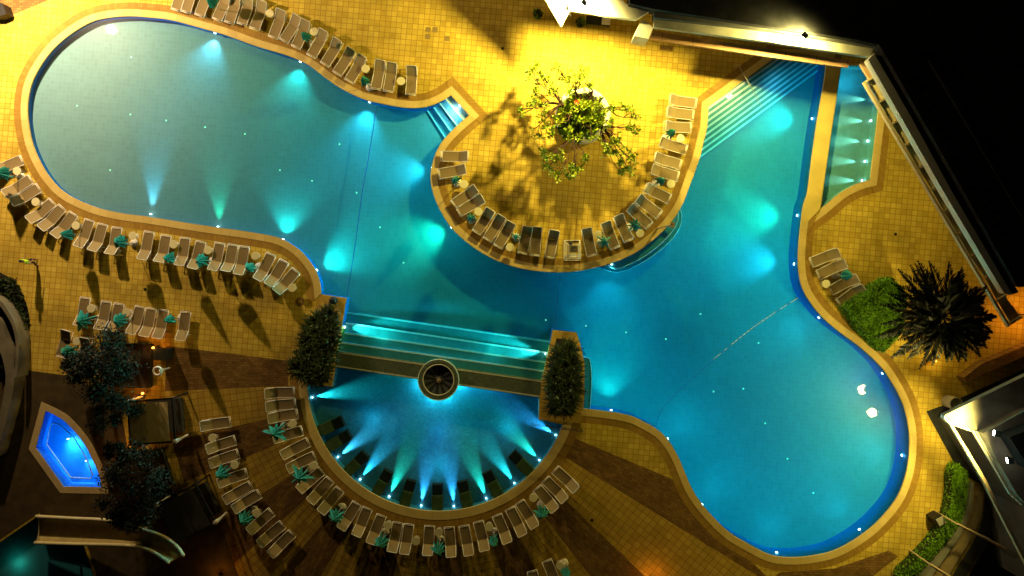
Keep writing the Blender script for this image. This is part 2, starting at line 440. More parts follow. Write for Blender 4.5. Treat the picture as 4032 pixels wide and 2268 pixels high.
water_body('main_pool_water', MAIN, -.09, 'waterdeep')
water('fountain_pool_water', SEMI, -.07, 'water2')
water('channel_water', CHAN, -.06, 'water')
water('whirlpool_water', JAC, -.06, 'water')
water('children_pool_water', KIDS, -.08, 'water2')

# steps toward the weir
def lerp(a, b, t): return (a[0] + (b[0] - a[0]) * t, a[1] + (b[1] - a[1]) * t)
SL = [(874,785),(871,811),(867,836),(856,860),(847,883)]
SRr = [(1384,858),(1378,886),(1374,910),(1368,932),(1362,957)]
for k in range(4):
    z = -.86 + k * .20
    q = [lerp(SL[k], SRr[k], -.004), lerp(SL[k], SRr[k], 1.004), lerp(SL[k + 1], SRr[k + 1], 1.004), lerp(SL[k + 1], SRr[k + 1], -.004)]
    st(MB().prism(w2(q, z), -DEP, z).build('pool_step', 'tread'))
    nz = [q[0], q[1], (q[1][0], q[1][1] + 4), (q[0][0], q[0][1] + 4)]
    st(MB().prism(w2(nz, z), z + .001, z + .014).build('step_edge', 'nosing'))
# corner steps (top centre)
A0, A1 = (1134,238), (1182,290); B0, B1 = (1070,271), (1121,349)
for k in range(4):
    z = -.22 - k * .30
    t0, t1 = k / 4, (k + 1) / 4
    q = [lerp(A0, B0, t0), lerp(A1, B1, t0), lerp(A1, B1, t1), lerp(A0, B0, t1)]
    if k == 0: q[0] = (1136,240)
    st(MB().prism(w2(q, z * .3), -DEP, z).build('corner_step', 'lit_tread'))
    e = [lerp(q[3], q[0], .16), lerp(q[2], q[1], .16), q[2], q[3]]
    st(MB().prism(w2(e, z * .3), z + .001, z + .014).build('corner_step_edge', 'nosing'))
# diagonal steps (upper right)
E0, E1 = (1785,258), (1990,115); G0, G1 = (1757,401), (2078,165)
for k in range(8):
    z = -.20 - k * .17
    t0, t1 = k / 8, (k + 1) / 8
    q = [lerp(E0, G0, t0), lerp(E1, G1, t0), lerp(E1, G1, t1), lerp(E0, G0, t1)]
    st(MB().prism(w2(q, z), -DEP, z).build('diagonal_step', 'tread'))
    e = [lerp(q[3], q[0], .42), lerp(q[2], q[1], .42), q[2], q[3]]
    st(MB().prism(w2(e, z), z + .001, z + .014).build('diagonal_step_edge', 'nosing'))
# underwater ledges
def ledge(name, outer, inner, z):
    o = smooth(outer)
    st(MB().prism(w2(o + inner, z), -DEP, z).build(name, 'tread'))
    # pale edge line
    P = [Vector(p) for p in w2(o, z)]
    m = MB(); m.tube([(p.x, p.y, z + .01) for p in P], .026, 6); st(m.build(name + '_edge', 'nosing'))
ledge('underwater_ledge', [(1517,676),(1541,684),(1571,681),(1621,657),(1671,621),(1705,581),(1715,545),(1710,525)], [(1700,536),(1660,584),(1600,632),(1560,652),(1521,664)], -.75)
ledge('underwater_ledge', [(1530,668),(1545,676),(1571,670),(1621,645),(1668,608),(1698,572),(1706,545),(1704,532)], [(1690,548),(1650,590),(1600,630),(1560,650)], -.45)
ledge('underwater_bench', [(1468,899),(1478,901),(1485,912),(1488,960),(1484,1030)], [(1468,1030)], -.5)

# weir wall and fountain
weir = MB().prism(w2([(847,883),(1364,957),(1357,1000),(843,923)]), -DEP, .03).build('weir_wall', 'terrazzo')
tag(weir, 'low dark terrazzo wall dividing the steps from the semicircular pool', 'wall')
for a, b in (((847,884),(1364,958)), ((843,922),(1357,999))):
    q = [a, b, (b[0], b[1] + 3.5), (a[0], a[1] + 3.5)]
    if a[1] > 900: q = [(a[0], a[1] - 3.5), (b[0], b[1] - 3.5), b, a]
    MB().prism(w2(q), .032, .045).build('edge_strip', 'terr_edge', weir)
def radial_mat():
    m, n, l, b = _nt('radial_mosaic')
    tc = n.new('ShaderNodeTexCoord'); sp = n.new('ShaderNodeSeparateXYZ'); l.new(tc.outputs['Object'], sp.inputs[0])
    at = n.new('ShaderNodeMath'); at.operation = 'ARCTAN2'; l.new(sp.outputs[1], at.inputs[0]); l.new(sp.outputs[0], at.inputs[1])
    mu = n.new('ShaderNodeMath'); mu.operation = 'MULTIPLY'; mu.inputs[1].default_value = 12; l.new(at.outputs[0], mu.inputs[0])
    sn = n.new('ShaderNodeMath'); sn.operation = 'SINE'; l.new(mu.outputs[0], sn.inputs[0])
    nz = n.new('ShaderNodeTexNoise'); nz.inputs['Scale'].default_value = 9; l.new(tc.outputs['Object'], nz.inputs['Vector'])
    ad = n.new('ShaderNodeMath'); l.new(sn.outputs[0], ad.inputs[0]); l.new(nz.outputs['Fac'], ad.inputs[1])
    cr = n.new('ShaderNodeValToRGB'); cr.color_ramp.elements[0].color = (.018, .018, .018, 1); cr.color_ramp.elements[1].color = (.075, .08, .08, 1)
    cr.color_ramp.elements[0].position = .2; cr.color_ramp.elements[1].position = 1
    l.new(ad.outputs[0], cr.inputs[0]); l.new(cr.outputs[0], b.inputs['Base Color']); b.inputs['Roughness'].default_value = .4
    return m
M['radial'] = radial_mat()
ft = empty('fountain', W(1104, 954)); tag(ft, 'round stone fountain bowl with dark radial mosaic in middle of weir', 'fountain')
MB().lathe([(1.44, -.8), (1.44, .30), (1.40, .34), (1.08, .34), (1.05, .30), (1.05, .1)], n=64).build('bowl', 'terrazzo', ft, True)
MB().lathe([(1.452, .27), (1.452, .345), (1.38, .352), (1.38, .33)], n=64).build('outer_rim', 'terr_edge', ft, True)
MB().lathe([(1.12, .33), (1.12, .352), (1.04, .352), (1.04, .28)], n=64).build('inner_rim', 'terr_edge', ft, True)
MB().lathe([(1.06, .20), (.5, .14), (.08, .13), (.06, .20), (.001, .20)], n=64).build('mosaic_basin', 'radial', ft, True)
m = MB()
for k in range(8):
    a = k * PI / 4 + .2; m.tube([(0.05 * math.cos(a), .05 * math.sin(a), .2), (.2 * math.cos(a), .2 * math.sin(a), .27)], .012, 6)
m.lathe([(.05, .19), (.05, .3), (.0, .31)], n=12); m.build('nozzle', 'orange' if False else 'beam', ft)

# submerged stone seats in the fountain pool
seat_ang = [156.8, 148.6, 134.6, 118.6, 105.1, 90.4, 76.9, 62.4, 45.1]
names = ['left end', 'second from the left', 'third from the left', 'fourth from the left', 'fifth from the left', 'fourth from the right', 'third from the right', 'second from the right', 'right end']
proto_seat = None
for i, a in enumerate(seat_ang):
    p = pt(a, 290); loc = W(p[0], p[1], -.8)
    if proto_seat is None:
        t = empty('submerged_seat', loc)
        MB().box((-.50, 0, .25), (.74, .72, .50)).build('seat_shade_block', 'coal', t)  # near-black block, shadow side of the head block put into colour
        MB().box((.48, 0, .30), (1.14, .76, .60)).build('head_block', 'greenish', t)
        proto_seat = t
    else: t = copy_tree(proto_seat)
    t.location = loc; t.rotation_euler.z = -math.radians(a)
    tag(t, 'stone underwater seat with shade-dark front in the semicircular pool, ' + names[i] + ' of nine', 'pool seat', 'stone seats under the fountain pool water')

# ------------------------------------------------------------------ lights
def light(kind, loc, energy, col, name, radius=.1, aim=None, angle=60, blend=.5, falloff=None):
    ld = D.lights.new(name, kind); ld.energy = energy; ld.color = col; ld.shadow_soft_size = radius
    o = D.objects.new(name, ld); COL.objects.link(o); o.location = loc
    if kind == 'SPOT':
        ld.spot_size = math.radians(angle); ld.spot_blend = blend
        o.rotation_euler = Vector(aim).to_track_quat('-Z', 'Y').to_euler()
    if falloff:
        ld.use_nodes = True; n = ld.node_tree.nodes; l = ld.node_tree.links
        fo = n.new('ShaderNodeLightFalloff'); fo.inputs['Strength'].default_value = 1
        em = [x for x in n if x.type == 'EMISSION'][0]; l.new(fo.outputs[falloff], em.inputs['Strength'])
    return o
BLUE = (.12, .55, 1.0); TEAL = (.03, 1.0, .85); GREEN = (.03, 1.0, .55); WHITE = (.35, .78, 1.0); CYA = (.08, .75, 1.0)
mb_ = MB(); mb_.lathe([(.001, .05), (.06, .045), (.10, .02), (.115, 0)], n=16)
lens_proto = None
def pool_lamp(px, py, dx, dy, col, beam, fill, label, z=-.55, fz=None, ang=96, down=.30, floor=DEP, cat='underwater lamp', grp='underwater lamps in the pool walls', off=.12, blend=1.0, rad=.12, sc=.8):
    global lens_proto
    if z < -.5 and grp.endswith('walls'): z = -dep(px) * .40 if z > -1 else -dep(px) + .22
    d = Vector((dx, -dy, 0)).normalized(); p = W(px, py, 0); p.z = z
    p = p + d * off
    if lens_proto is None:
        t = empty('pool_lamp', p); h = MB().lathe([(.14, -.03), (.14, .01), (.115, .012)], n=20).build('housing', 'pole', t)
        g = MB(); g.lathe([(.115, 0), (.10, .04), (.06, .07), (.001, .08)], n=16); g.build('lens', 'lens', t, True)
        lens_proto = t
    else: t = copy_tree(lens_proto)
    t.location = p - d * (off - .03); t.rotation_euler = d.to_track_quat('Z', 'Y').to_euler(); tag(t, label, cat, grp); t.scale = (sc, sc, sc)
    if beam: light('SPOT', p + d * .12, beam * BK, col, 'lamp_beam', rad, d + Vector((0, 0, -down)), ang, blend, 'Linear')
    if fill:
        fill *= (.20 if px < 760 else (.74 if px > 1500 else .60))
        q = p + d * 1.2; q.z = -.2
        light('SPOT', q, fill, (.0, .66, .88) if col != GREEN else (.0, .85, .75), 'lamp_fill', .4, (0, 0, -1), 178, .25, 'Constant')  # added downward fill imitating light scattered in the water, no lamp here
FL = 42; BK = 1.0
pool_lamp(372,540, .05,-1, WHITE, 900, FL, 'white-blue underwater lamp, first from the left on the lower left wall', z=-1.25, ang=44, down=.05)
pool_lamp(541,571, 0,-1, GREEN, 550, FL, 'green underwater lamp, second from the left on the lower left wall', z=-1.1, ang=46, down=.08)
pool_lamp(708,603, .15,-1, TEAL, 420, FL, 'teal underwater lamp, third from the left on the lower left wall')
pool_lamp(792,680, 1,-.6, TEAL, 620, FL, 'teal underwater lamp nearest the left planter')
pool_lamp(537,78, -.35,1, WHITE, 520, FL, 'white underwater lamp, first from the left on the upper left wall')
pool_lamp(752,150, -.3,1, TEAL, 380, FL, 'teal underwater lamp, middle of the upper left wall')
pool_lamp(927,252, -.3,1, CYA, 480, FL, 'blue underwater lamp on the upper left wall nearest the corner steps')
pool_lamp(1086,420, -1,.1, CYA, 330, FL, 'blue underwater lamp on the left side of the round peninsula')
pool_lamp(1135,570, -.9,.35, GREEN, 620, FL, 'green underwater lamp on the lower left side of the round peninsula')
pool_lamp(1541,663, 0,1, CYA, 380, FL, 'cyan underwater lamp beside the ledge of the round peninsula', z=-.4)
pool_lamp(2055,293, -1,-.1, TEAL, 480, FL, 'teal underwater lamp on the right wall, beside the diagonal steps', ang=84)
pool_lamp(2017,540, -1,0, GREEN, 560, FL, 'green underwater lamp on the right wall below the teal one', ang=84)
pool_lamp(2009,664, -1,-.1, CYA, 450, FL, 'blue underwater lamp on the right wall beside the four loungers', ang=84)
pool_lamp(2072,800, -1,.7, CYA, 40, FL, 'underwater lamp on the right wall beside the clipped hedge')
pool_lamp(2234,942, -1,.5, CYA, 15, FL, 'underwater lamp on the upper right wall of the round end')
pool_lamp(2284,1152, -1,0, CYA, 40, FL, 'underwater lamp at the rightmost point of the round end')
pool_lamp(2175,1342, -.7,-.8, CYA, 50, FL, 'underwater lamp on the lower right wall of the round end')
pool_lamp(1963,1401, 0,-1, CYA, 30, FL, 'underwater lamp at the lowest point of the round end')
pool_lamp(1772,1278, 1,-.8, CYA, 20, FL, 'underwater lamp on the lower left wall of the round end')
pool_lamp(1684,1110, 1,-.6, CYA, 20, FL, 'underwater lamp where the rope meets the lower wall')
pool_lamp(1541,1038, 0,-1, TEAL, 260, FL, 'underwater lamp on the lower wall beside the right planter')
pool_lamp(862,824, 1,.12, (.25, 1, .8), 1300, 0, 'underwater lamp on the left end of the wide steps', z=-.42, ang=50, down=.12)
pool_lamp(1375,892, -1,-.12, (.25, 1, .8), 1300, 0, 'underwater lamp on the right end of the wide steps', z=-.42, ang=50, down=.12)
pool_lamp(1158,264, -1,.8, (.6, .9, 1), 420, 0, 'white underwater lamp above the corner steps', z=-.12, ang=100, down=.25)
light('SPOT', W(1140, 280) + Vector((0, 0, -.03)), 110, (.5, .85, 1), 'corner_step_fill', .3, (0, 0, -1), 160, .6, 'Linear')  # added fill to brighten the corner steps, no lamp of its own
light('SPOT', W(1960, 210) + Vector((0, 0, -.12)), 26, (.25, .7, 1), 'diagonal_step_fill', .3, (0, 0, -1), 176, .3, 'Linear')  # added blue fill over the diagonal steps, without a source
for gx, gy in ((960, 842), (1240, 880)): light('SPOT', W(gx, gy) + Vector((0, 0, -.12)), 26, (.03, 1, .75), 'wide_step_fill', .3, (0, 0, -1), 174, .4, 'Linear')  # added fill spots standing in for scattered light along the wide steps
# extra glow of the deep ends comes from the added fill spots
sp_ang = [171.2, 157.6, 142.1, 128.1, 113.1, 98.3, 83.8, 69, 54.8, 39.7, 26.4]
cols = [TEAL, TEAL, (.2, .75, 1), CYA, GREEN, BLUE, BLUE, GREEN, TEAL, GREEN, BLUE]
nm = ['leftmost', 'second from the left', 'third from the left', 'fourth from the left', 'fifth from the left', 'sixth from the left', 'sixth from the right', 'fourth from the right', 'third from the right', 'second from the right', 'rightmost']
nm = ['leftmost', 'second from the left', 'third from the left', 'fourth from the left', 'fifth from the left', 'middle', 'fifth from the right', 'fourth from the right', 'third from the right', 'second from the right', 'rightmost']
for i, a in enumerate(sp_ang):
    p = pt(a, 331)
    ex = 1.0 if a > 50 else .8
    _d = Vector((-math.cos(math.radians(a)) * ex, math.sin(math.radians(a)), 0)).normalized(); _q = W(*pt(a, 330)); _q.z = -.66
    light('SPOT', _q + _d * .16, 150, (.45, .9, 1), 'lamp_core', .03, _d + Vector((0, 0, -.22)), 30, 1.0)
    pool_lamp(p[0], p[1], -math.cos(math.radians(a)) * ex, -math.sin(math.radians(a)), cols[i], 1500, 0, 'bright spot lamp under the semicircular pool edge, ' + nm[i], z=-.70, ang=34, down=.11, rad=.04, grp='spot lamps round the semicircular pool', off=.05, blend=1.0, sc=.6)
for a in (20, 70, 110, 160):
    p = Vector((FC[0] + 58 * math.cos(math.radians(a)), FC[1] + 58 * math.sin(math.radians(a)), 0)); q = W(p.x, p.y); q.z = -.35
    light('POINT', q, 24, (.05, .75, 1), 'fountain_glow', .15)
light('SPOT', W(1104, 1090, 0) + Vector((0, 0, -.2)), 22, (.03, .5, .9), 'fountain_pool_fill', .5, (0, 0, -1), 178, .3, 'Linear')  # added fill for the pool's ambient cyan, no fixture
for gx, gy in ((930, 1060), (1280, 1080), (1104, 1180)): light('SPOT', W(gx, gy, 0) + Vector((0, 0, -.2)), 36, (.03, .65, .9), 'fountain_pool_fill', .5, (0, 0, -1), 178, .3, 'Linear')  # further added fill spots brightening the fountain pool
for i, (x, y) in enumerate([(2215,242),(2208,297),(2200,349),(2193,401),(2186,450)]):
    pool_lamp(x, y, -1, -.02, (.5, 1, .85), 520, 0, 'white-green lamp under the narrow channel, ' + ORD[i + 1] + ' from the top', z=-.86, ang=30, down=.12, rad=.04, sc=.7, grp='lamps along the narrow channel', off=.1)
light('SPOT', W(2135, 350) + Vector((0, 0, -.2)), 24, (.10, .8, .75), 'channel_fill', .4, (0, 0, -1), 178, .3, 'Linear')  # added fill brightening the channel water, separate from its wall lamps
light('SPOT', W(2145, 200) + Vector((0, 0, -.2)), 70, (.05, .55, 1), 'channel_fill', .4, (0, 0, -1), 178, .3, 'Linear')  # second added channel fill, bluer, no fixture
pool_lamp(158,1107, .3, 1, (.25, .7, 1), 260, 0, 'larger blue-white lamp in the whirlpool', z=-.55, ang=120, down=1.2, grp='lamps in the whirlpool', off=0)
pool_lamp(203,1163, .3, 1, (.25, .7, 1), 110, 0, 'smaller blue-white lamp in the whirlpool', z=-.6, ang=120, down=1.2, grp='lamps in the whirlpool', off=0)
light('SPOT', W(165, 1130) + Vector((0, 0, -.15)), 100, (.02, .5, 1), 'whirlpool_glow', .3, (0, 0, -1), 178, .3, 'Linear')
light('SPOT', W(35, 1425) + Vector((0, 0, -.12)), 22, (.1, .8, .55), 'children_pool_glow', .3, (0, 0, -1), 170, .5, 'Linear')

leds = [(330,144),(194,266),(328,288),(418,303),(516,320),(616,337),(277,428),(854,363),(704,428),(785,455),(897,485),(956,572),(1015,661),(1373,805),(1474,820),(1575,836),(1675,853),(1762,790),(1908,863),(1795,985),(1870,978),(1925,1065),(1981,1154),(2046,1240)]
lp = None
for x, y in leds:
    p = W(x, y, -dep(x) + .004)
    if lp is None: lp = MB().lathe([(.06, 0), (.055, .012), (.001, .015)], n=12).build('floor_lamp_dot', 'led'); o = lp
    else: o = lp.copy(); COL.objects.link(o)
    o.location = p; tag(o, 'tiny round glowing dot lamp set in the floor of the pool', 'floor lamp', 'dot lamps in the pool floor')

# ------------------------------------------------------------------ floodlights
FW = (1.0, .82, .24)
def flood(px, py, z, power, label, radius=.3, fixture=True, col=FW, aim=(0, -1, -.6), angle=170, kind='SPOT', arm=(0, .7, -.7), shift=(0, 0, 0), out=.45):
    p = W(px, py, z)
    if fixture:
        t = empty('flood_light', p, math.atan2(aim[1], aim[0]) + PI / 2); tag(t, label, 'floodlight', 'floodlights on the buildings')
        MB().box((0, .06, .08), (.36, .16, .26), mat4=Matrix.Rotation(math.radians(-35), 4, 'X')).build('lamp_head', 'black', t)
        MB().box((0, -.04, 0), (.30, .02, .20), mat4=Matrix.Rotation(math.radians(-35), 4, 'X')).build('lamp_glass', 'flood', t)
        MB().tube([(0, .05, -.05), (0, .35, -.3), (0, .45, -.75)], .035).build('bracket', 'black', t)
    d = Vector(aim).normalized()
    light('SPOT', p + Vector((d.x, d.y, -.2)) * out + Vector(shift), power, col, 'flood_beam', radius, aim, angle, .45)
light('SPOT', W(66, -54, 0) + Vector((0, 0, 10)), 26000, (1, .73, .45), 'flood_beam', .35, (.75, -1, -.55), 170, .25)
light('SPOT', W(374, -300, 0) + Vector((0, 0, 14)), 3000, FW, 'flood_beam', .3, (.25, -1, -.55), 160, .3)
flood(1468, 10, 7.0, 13500, 'floodlight on the roof edge above the round planter', .22, aim=(-.1, -.22, -1), angle=166)
flood(2022, 92, 7.0, 14500, 'floodlight pair on the ledge above the diagonal steps', .16, aim=(-.1, -.12, -1), out=.08, angle=177)
flood(2505, 1090, 7.1, 2900, 'upper floodlight on the lit right-hand facade', .36, aim=(-1, .15, -.6), out=.8)
flood(2538, 1158, 7.1, 2900, 'lower floodlight on the lit right-hand facade', .36, aim=(-1, -.15, -.6), out=.8)
# pole of the upper-left floodlight stands out of frame
pb = W(60, -56, 0); pb = Vector(((60 - CX) * S * (H - 10) / H, (CY + 56) * S * (H - 10) / H, 0))

# ------------------------------------------------------------------ sun loungers
def make_lounger(ang=33):
    t = empty('sun_lounger', (0, 0, 0)); w = .355
    f = MB()
    for s in (-1, 1): f.tube([(0.0, s * w, .33), (.4, s * w, .34), (1.33, s * w, .34), (1.93, s * w, .33)], .026, 6)
    f.tube([(0, -w, .33), (0, w, .33)], .026, 6); f.tube([(.085, -w, .335), (.085, w, .335)], .02, 6)
    f.tube([(1.93, -w, .33), (1.93, w, .33)], .022, 6); f.build('frame', 'frame', t, True)
    s_ = MB(); n = 10
    vs = []
    for i in range(n + 1):
        x = .10 + (1.30 - .10) * i / n
        for j in range(5):
            y = -w + .025 + (2 * w - .05) * j / 4; vs.append((x, y, .345 - .02 * (1 - (j - 2) ** 2 / 4)))
    fs = [(i * 5 + j, (i + 1) * 5 + j, (i + 1) * 5 + j + 1, i * 5 + j + 1) for i in range(n) for j in range(4)]
    s_.add(vs, fs); s_.build('seat', 'sling', t, True)
    b = MB(); ca, sa = math.cos(math.radians(ang)), math.sin(math.radians(ang)); L = .76
    vs = []
    for i in range(7):
        u = L * i / 6
        for j in range(5):
            y = -w + .03 + (2 * w - .06) * j / 4; c = .02 * (1 - (j - 2) ** 2 / 4)
            vs.append((1.30 + u * ca + c * sa, y, .35 + u * sa - c * ca))
    b.add(vs, [(i * 5 + j, (i + 1) * 5 + j, (i + 1) * 5 + j + 1, i * 5 + j + 1) for i in range(6) for j in range(4)])
    bo = b.build('backrest', 'sling2', t, True)
    g = MB(); r = .06
    def P(u, y): return (1.30 + u * ca, y, .355 + u * sa)
    g.tube([P(0, -w), P(L - .05, -w), P(L - .01, -w + .02), P(L + .02, -w + .08), P(L + .02, w - .08), P(L - .01, w - .02), P(L - .05, w), P(0, w)], .024, 6)
    g.build('backrest_frame', 'frame', bo, True)
    for x in (.22, 1.62):
        for s in (-1, 1): MB().tube([(x, s * (w - .03), .33), (x - .04, s * (w - .01), 0)], .022, 6).build('leg', 'frame', t, True)
    MB().tube([(1.62, -w + .05, .3), (1.72, -w + .05, .56)], .012, 5).build('prop', 'pole', t)
    return t
protos = [make_lounger(a) for a in (33, 27, 40)]; used_l = [False] * 3; lrn = random.Random(4)
def lounger(sx0, sy0, sx1, sy1, label, group):
    a = W(sx0 * F, sy0 * F, .34); b = W(sx1 * F, sy1 * F, .6)
    d = (b - a); d.z = 0; mid = (a + b) / 2; L = 1.95
    d.normalize(); foot = mid - d * L / 2
    k = lrn.choice((0, 0, 1, 2)); t = protos[k] if not used_l[k] else copy_tree(protos[k]); used_l[k] = True
    t.location = (foot.x, foot.y, .001); t.rotation_euler.z = math.atan2(d.y, d.x) + lrn.uniform(-.02, .02)
    tag(t, label, 'sun lounger', group)

ROWS = {
 'A': ('beige sun lounger from the left in the row above the left pool', 'loungers above the left pool', [
   (640,0,[(175,60,215,-150),(290,85,330,-125),(455,125,505,-80),(665,180,735,-20),(805,215,855,0),(945,255,1010,-5),(1090,325,1170,40),(1310,430,1405,140),(1440,470,1580,210),(1580,545,1695,265)]),
   (1150,0,[(235,645,365,390),(395,745,530,490),(535,860,690,600),(680,945,815,680),(990,1035,1040,740),(1135,1065,1175,765),(1400,1100,1412,800)])]),
 'B': ('beige sun lounger from the left in the long row below the left pool', 'loungers below the left pool', [
   (0,560,[(250,212,-60,330),(350,440,75,600),(450,540,160,700),(610,715,365,910),(725,780,505,1000),(865,855,660,1100),(1055,935,930,1210),(1210,985,1110,1265),(1380,1025,1310,1310)]),
   (400,800,[(560,355,485,640),(760,400,685,680),(985,425,920,715),(1170,480,1090,745),(1395,490,1320,770),(1550,510,1480,790),(1685,530,1620,815)]),
   (800,840,[(800,490,650,765),(955,570,775,835),(1090,685,875,915)])]),
 'C': ('beige sun lounger from the left in the short row above the dark tree', 'loungers above the dark tree', [
   (180,1130,[(465,145,400,430),(715,190,645,480),(865,215,790,505),(1115,245,1015,540),(1245,270,1165,560),(1390,285,1320,580),(1655,305,1600,610)])]),
 'C2': ('beige sun lounger from the left beside the dark tree, backrest at the top', 'loungers beside the dark tree', [
   (180,1130,[(175,830,238,520),(440,900,470,620)])]),
 'D': ('beige sun lounger round the peninsula, counted from its upper left end', 'loungers round the peninsula', [
   (1660,560,[(240,165,545,172),(205,375,515,312),(390,730,635,560),(450,820,700,670),(650,1065,820,795),(780,1145,940,880),(905,1225,1055,960),(1190,1300,1250,1005),(1335,1320,1370,1030),(1510,1350,1570,1060)]),
   (2200,700,[(390,910,330,610),(665,825,550,535),(825,735,700,455),(1065,560,850,350),(1185,435,945,240),(1305,250,1030,110)]),
   (2200,320,[(1400,1125,1120,1030),(1435,985,1145,890),(1500,810,1215,710),(1555,550,1260,525),(1590,400,1285,355),(1615,260,1325,210)])]),
 'E': ('beige sun lounger from the top beside the clipped hedge on the right', 'loungers beside the clipped hedge', [
   (3100,900,[(290,400,590,280),(380,545,665,415),(520,730,815,590),(620,880,885,700)])]),
 'F': ('beige sun lounger round the semicircular pool, counted from its upper left end', 'loungers round the semicircular pool', [
   (760,1480,[(1195,195,860,215),(1205,330,875,365),(1225,450,905,505),(1285,650,970,745),(1360,785,1060,930),(1425,950,1140,1090),(1520,1120,1250,1340)]),
   (880,1700,[(1260,565,1030,820),(1375,685,1160,940),(1575,850,1395,1135),(1700,910,1570,1215)]),
   (1400,1785,[(305,740,180,1045),(500,820,430,1150),(630,845,580,1170),(875,860,845,1195),(1105,880,1125,1205),(1280,865,1330,1185),(1450,815,1530,1130),(1670,735,1790,1045)]),
   (1900,1785,[(325,660,465,950),(440,580,610,860),(650,420,850,660),(745,315,965,550),(865,200,1090,420)])]),
 'H': ('beige sun lounger from the left at the bottom edge below the semicircular pool', 'loungers at the bottom edge', [
   (1900,1785,[(590,1420,650,1700),(770,1300,870,1560)])]),
 'G': ('beige sun lounger from the top in the outer curved row left of the fountain', 'loungers in the outer curved row', [
   (760,1480,[(440,545,105,600),(500,760,170,860),(535,920,205,1030),(635,1150,310,1270)]),
   (880,1700,[(325,635,20,800),(410,740,140,900),(570,945,310,1180),(700,1095,430,1320),(805,1205,570,1440)])]),
}
for k, (lab, grp, sets) in ROWS.items():
    n = 0
    for ox, oy, L in sets:
        for a, b, c, d in L:
            n += 1
            lounger(ox + a / 3, oy + b / 3, ox + c / 3, oy + d / 3, ORD[n] + ' ' + lab, grp)

# ------------------------------------------------------------------ side tables
def make_table():
    t = empty('side_table', (0, 0, 0))
    MB().lathe([(.001, .475), (.27, .475), (.29, .485), (.29, .50), (.28, .508), (.001, .508)], n=28).build('table_top', 'tabletop', t)
    MB().lathe([(.03, .02), (.025, .25), (.03, .475)], n=12).build('leg', 'frame', t, True)
    MB().lathe([(.2, 0), (.2, .015), (.04, .03)], n=20).build('base', 'frame', t)
    return t
pt_t = make_table(); ut = [0]
TBL = {
 'A': ('cream side table from the left in the row above the left pool', [(640,0,[(1265,158),(1785,372)]), (1150,0,[(868,812),(1285,957)])]),
 'B': ('round cream side table from the left in the long row below the left pool', [(0,560,[(200,340),(420,705),(895,985),(1565,1105)]), (400,800,[(850,487),(1255,557),(1815,622)]), (800,840,[(1050,880)])]),
 'C': ('round cream side table from the left near the dark tree', [(180,1130,[(365,640),(535,255),(955,300)])]),
 'D': ('round cream side table round the peninsula, counted from its upper left end', [(1660,560,[(502,497),(672,820),(1045,1240)]), (2200,700,[(462,670),(960,655)]), (2200,320,[(1325,1212),(1440,675)])]),
 'E': ('round cream side table in front of the four loungers beside the clipped hedge', [(3100,900,[(460,653)])]),
 'F': ('round cream side table round the semicircular pool, counted from its upper left end', [(760,1480,[(1175,567),(1425,1062)]), (1400,1785,[(380,852),(713,1038),(982,935),(1578,870)]), (1900,1785,[(600,527),(915,1330)])]),
 'G': ('round cream side table from the top in the outer row left of the fountain', [(760,1480,[(228,733),(490,1052)]), (880,1700,[(390,965)])]),
}
for k, (lab, sets) in TBL.items():
    n = 0
    for ox, oy, L in sets:
        for a, b in L:
            n += 1
            t = pt_t if not ut[0] else copy_tree(pt_t); ut[0] = 1
            p = W((ox + a / 3) * F, (oy + b / 3) * F, .5); t.location = (p.x, p.y, .001)
            tag(t, (ORD[n] + ' ' if k != 'E' else '') + lab, 'side table', 'round side tables between the loungers')

# ------------------------------------------------------------------ folded parasols
def make_parasol(R, arms, droop, seed, cut):
    rn = random.Random(seed); t = empty('folded_parasol', (0, 0, 0))
    MB().lathe([(.30, 0), (.31, .04), (.28, .13), (.10, .17), (.06, .17), (.05, .3)], n=28).build('base', 'frame', t, True)
    MB().tube([(0, 0, .1), (0, 0, 2.42)], .024, 8).build('pole', 'pole', t)
    amp = [rn.uniform(cut, 1) for _ in range(arms)]; ph = [rn.uniform(-.12, .12) for _ in range(arms)]
    N = arms * 8; K = 9; vs = []
    for i in range(K + 1):
        u = i / K
        for j in range(N):
            th = 2 * PI * j / N; k = int(round(th / (2 * PI / arms))) % arms
            dth = th - k * 2 * PI / arms; dth = (dth + PI) % (2 * PI) - PI
            lobe = math.cos(min(abs(dth) / (PI / arms), 1) * PI / 2) ** 2.6
            rr = (.05 + R * amp[k] * u * lobe * (1 - .12 * u)) + .07 * u
            z = 2.36 - droop * u ** 1.25 * (1 - .12 * lobe * (R / .9)) - .10 * (1 - lobe) * u
            a = th + ph[k] * u
            vs.append((rr * math.cos(a), rr * math.sin(a), z))
    fs = [(i * N + j, i * N + (j + 1) % N, (i + 1) * N + (j + 1) % N, (i + 1) * N + j) for i in range(K) for j in range(N)]
    fs.append(tuple(range(N))[::-1])
    m = MB(); m.add(vs, [f[::-1] for f in fs]); m.build('canopy', 'teal', t)
    MB().lathe([(.05, 2.36), (.04, 2.42), (.001, 2.46)], n=10).build('finial', 'teal', t)
    return t
VAR = {'t': make_parasol(.42, 9, 1.0, 3, .5), 'm': make_parasol(.58, 9, .9, 5, .5), 's': make_parasol(.95, 8, .75, 8, .55)}
uv_ = {k: 0 for k in VAR}
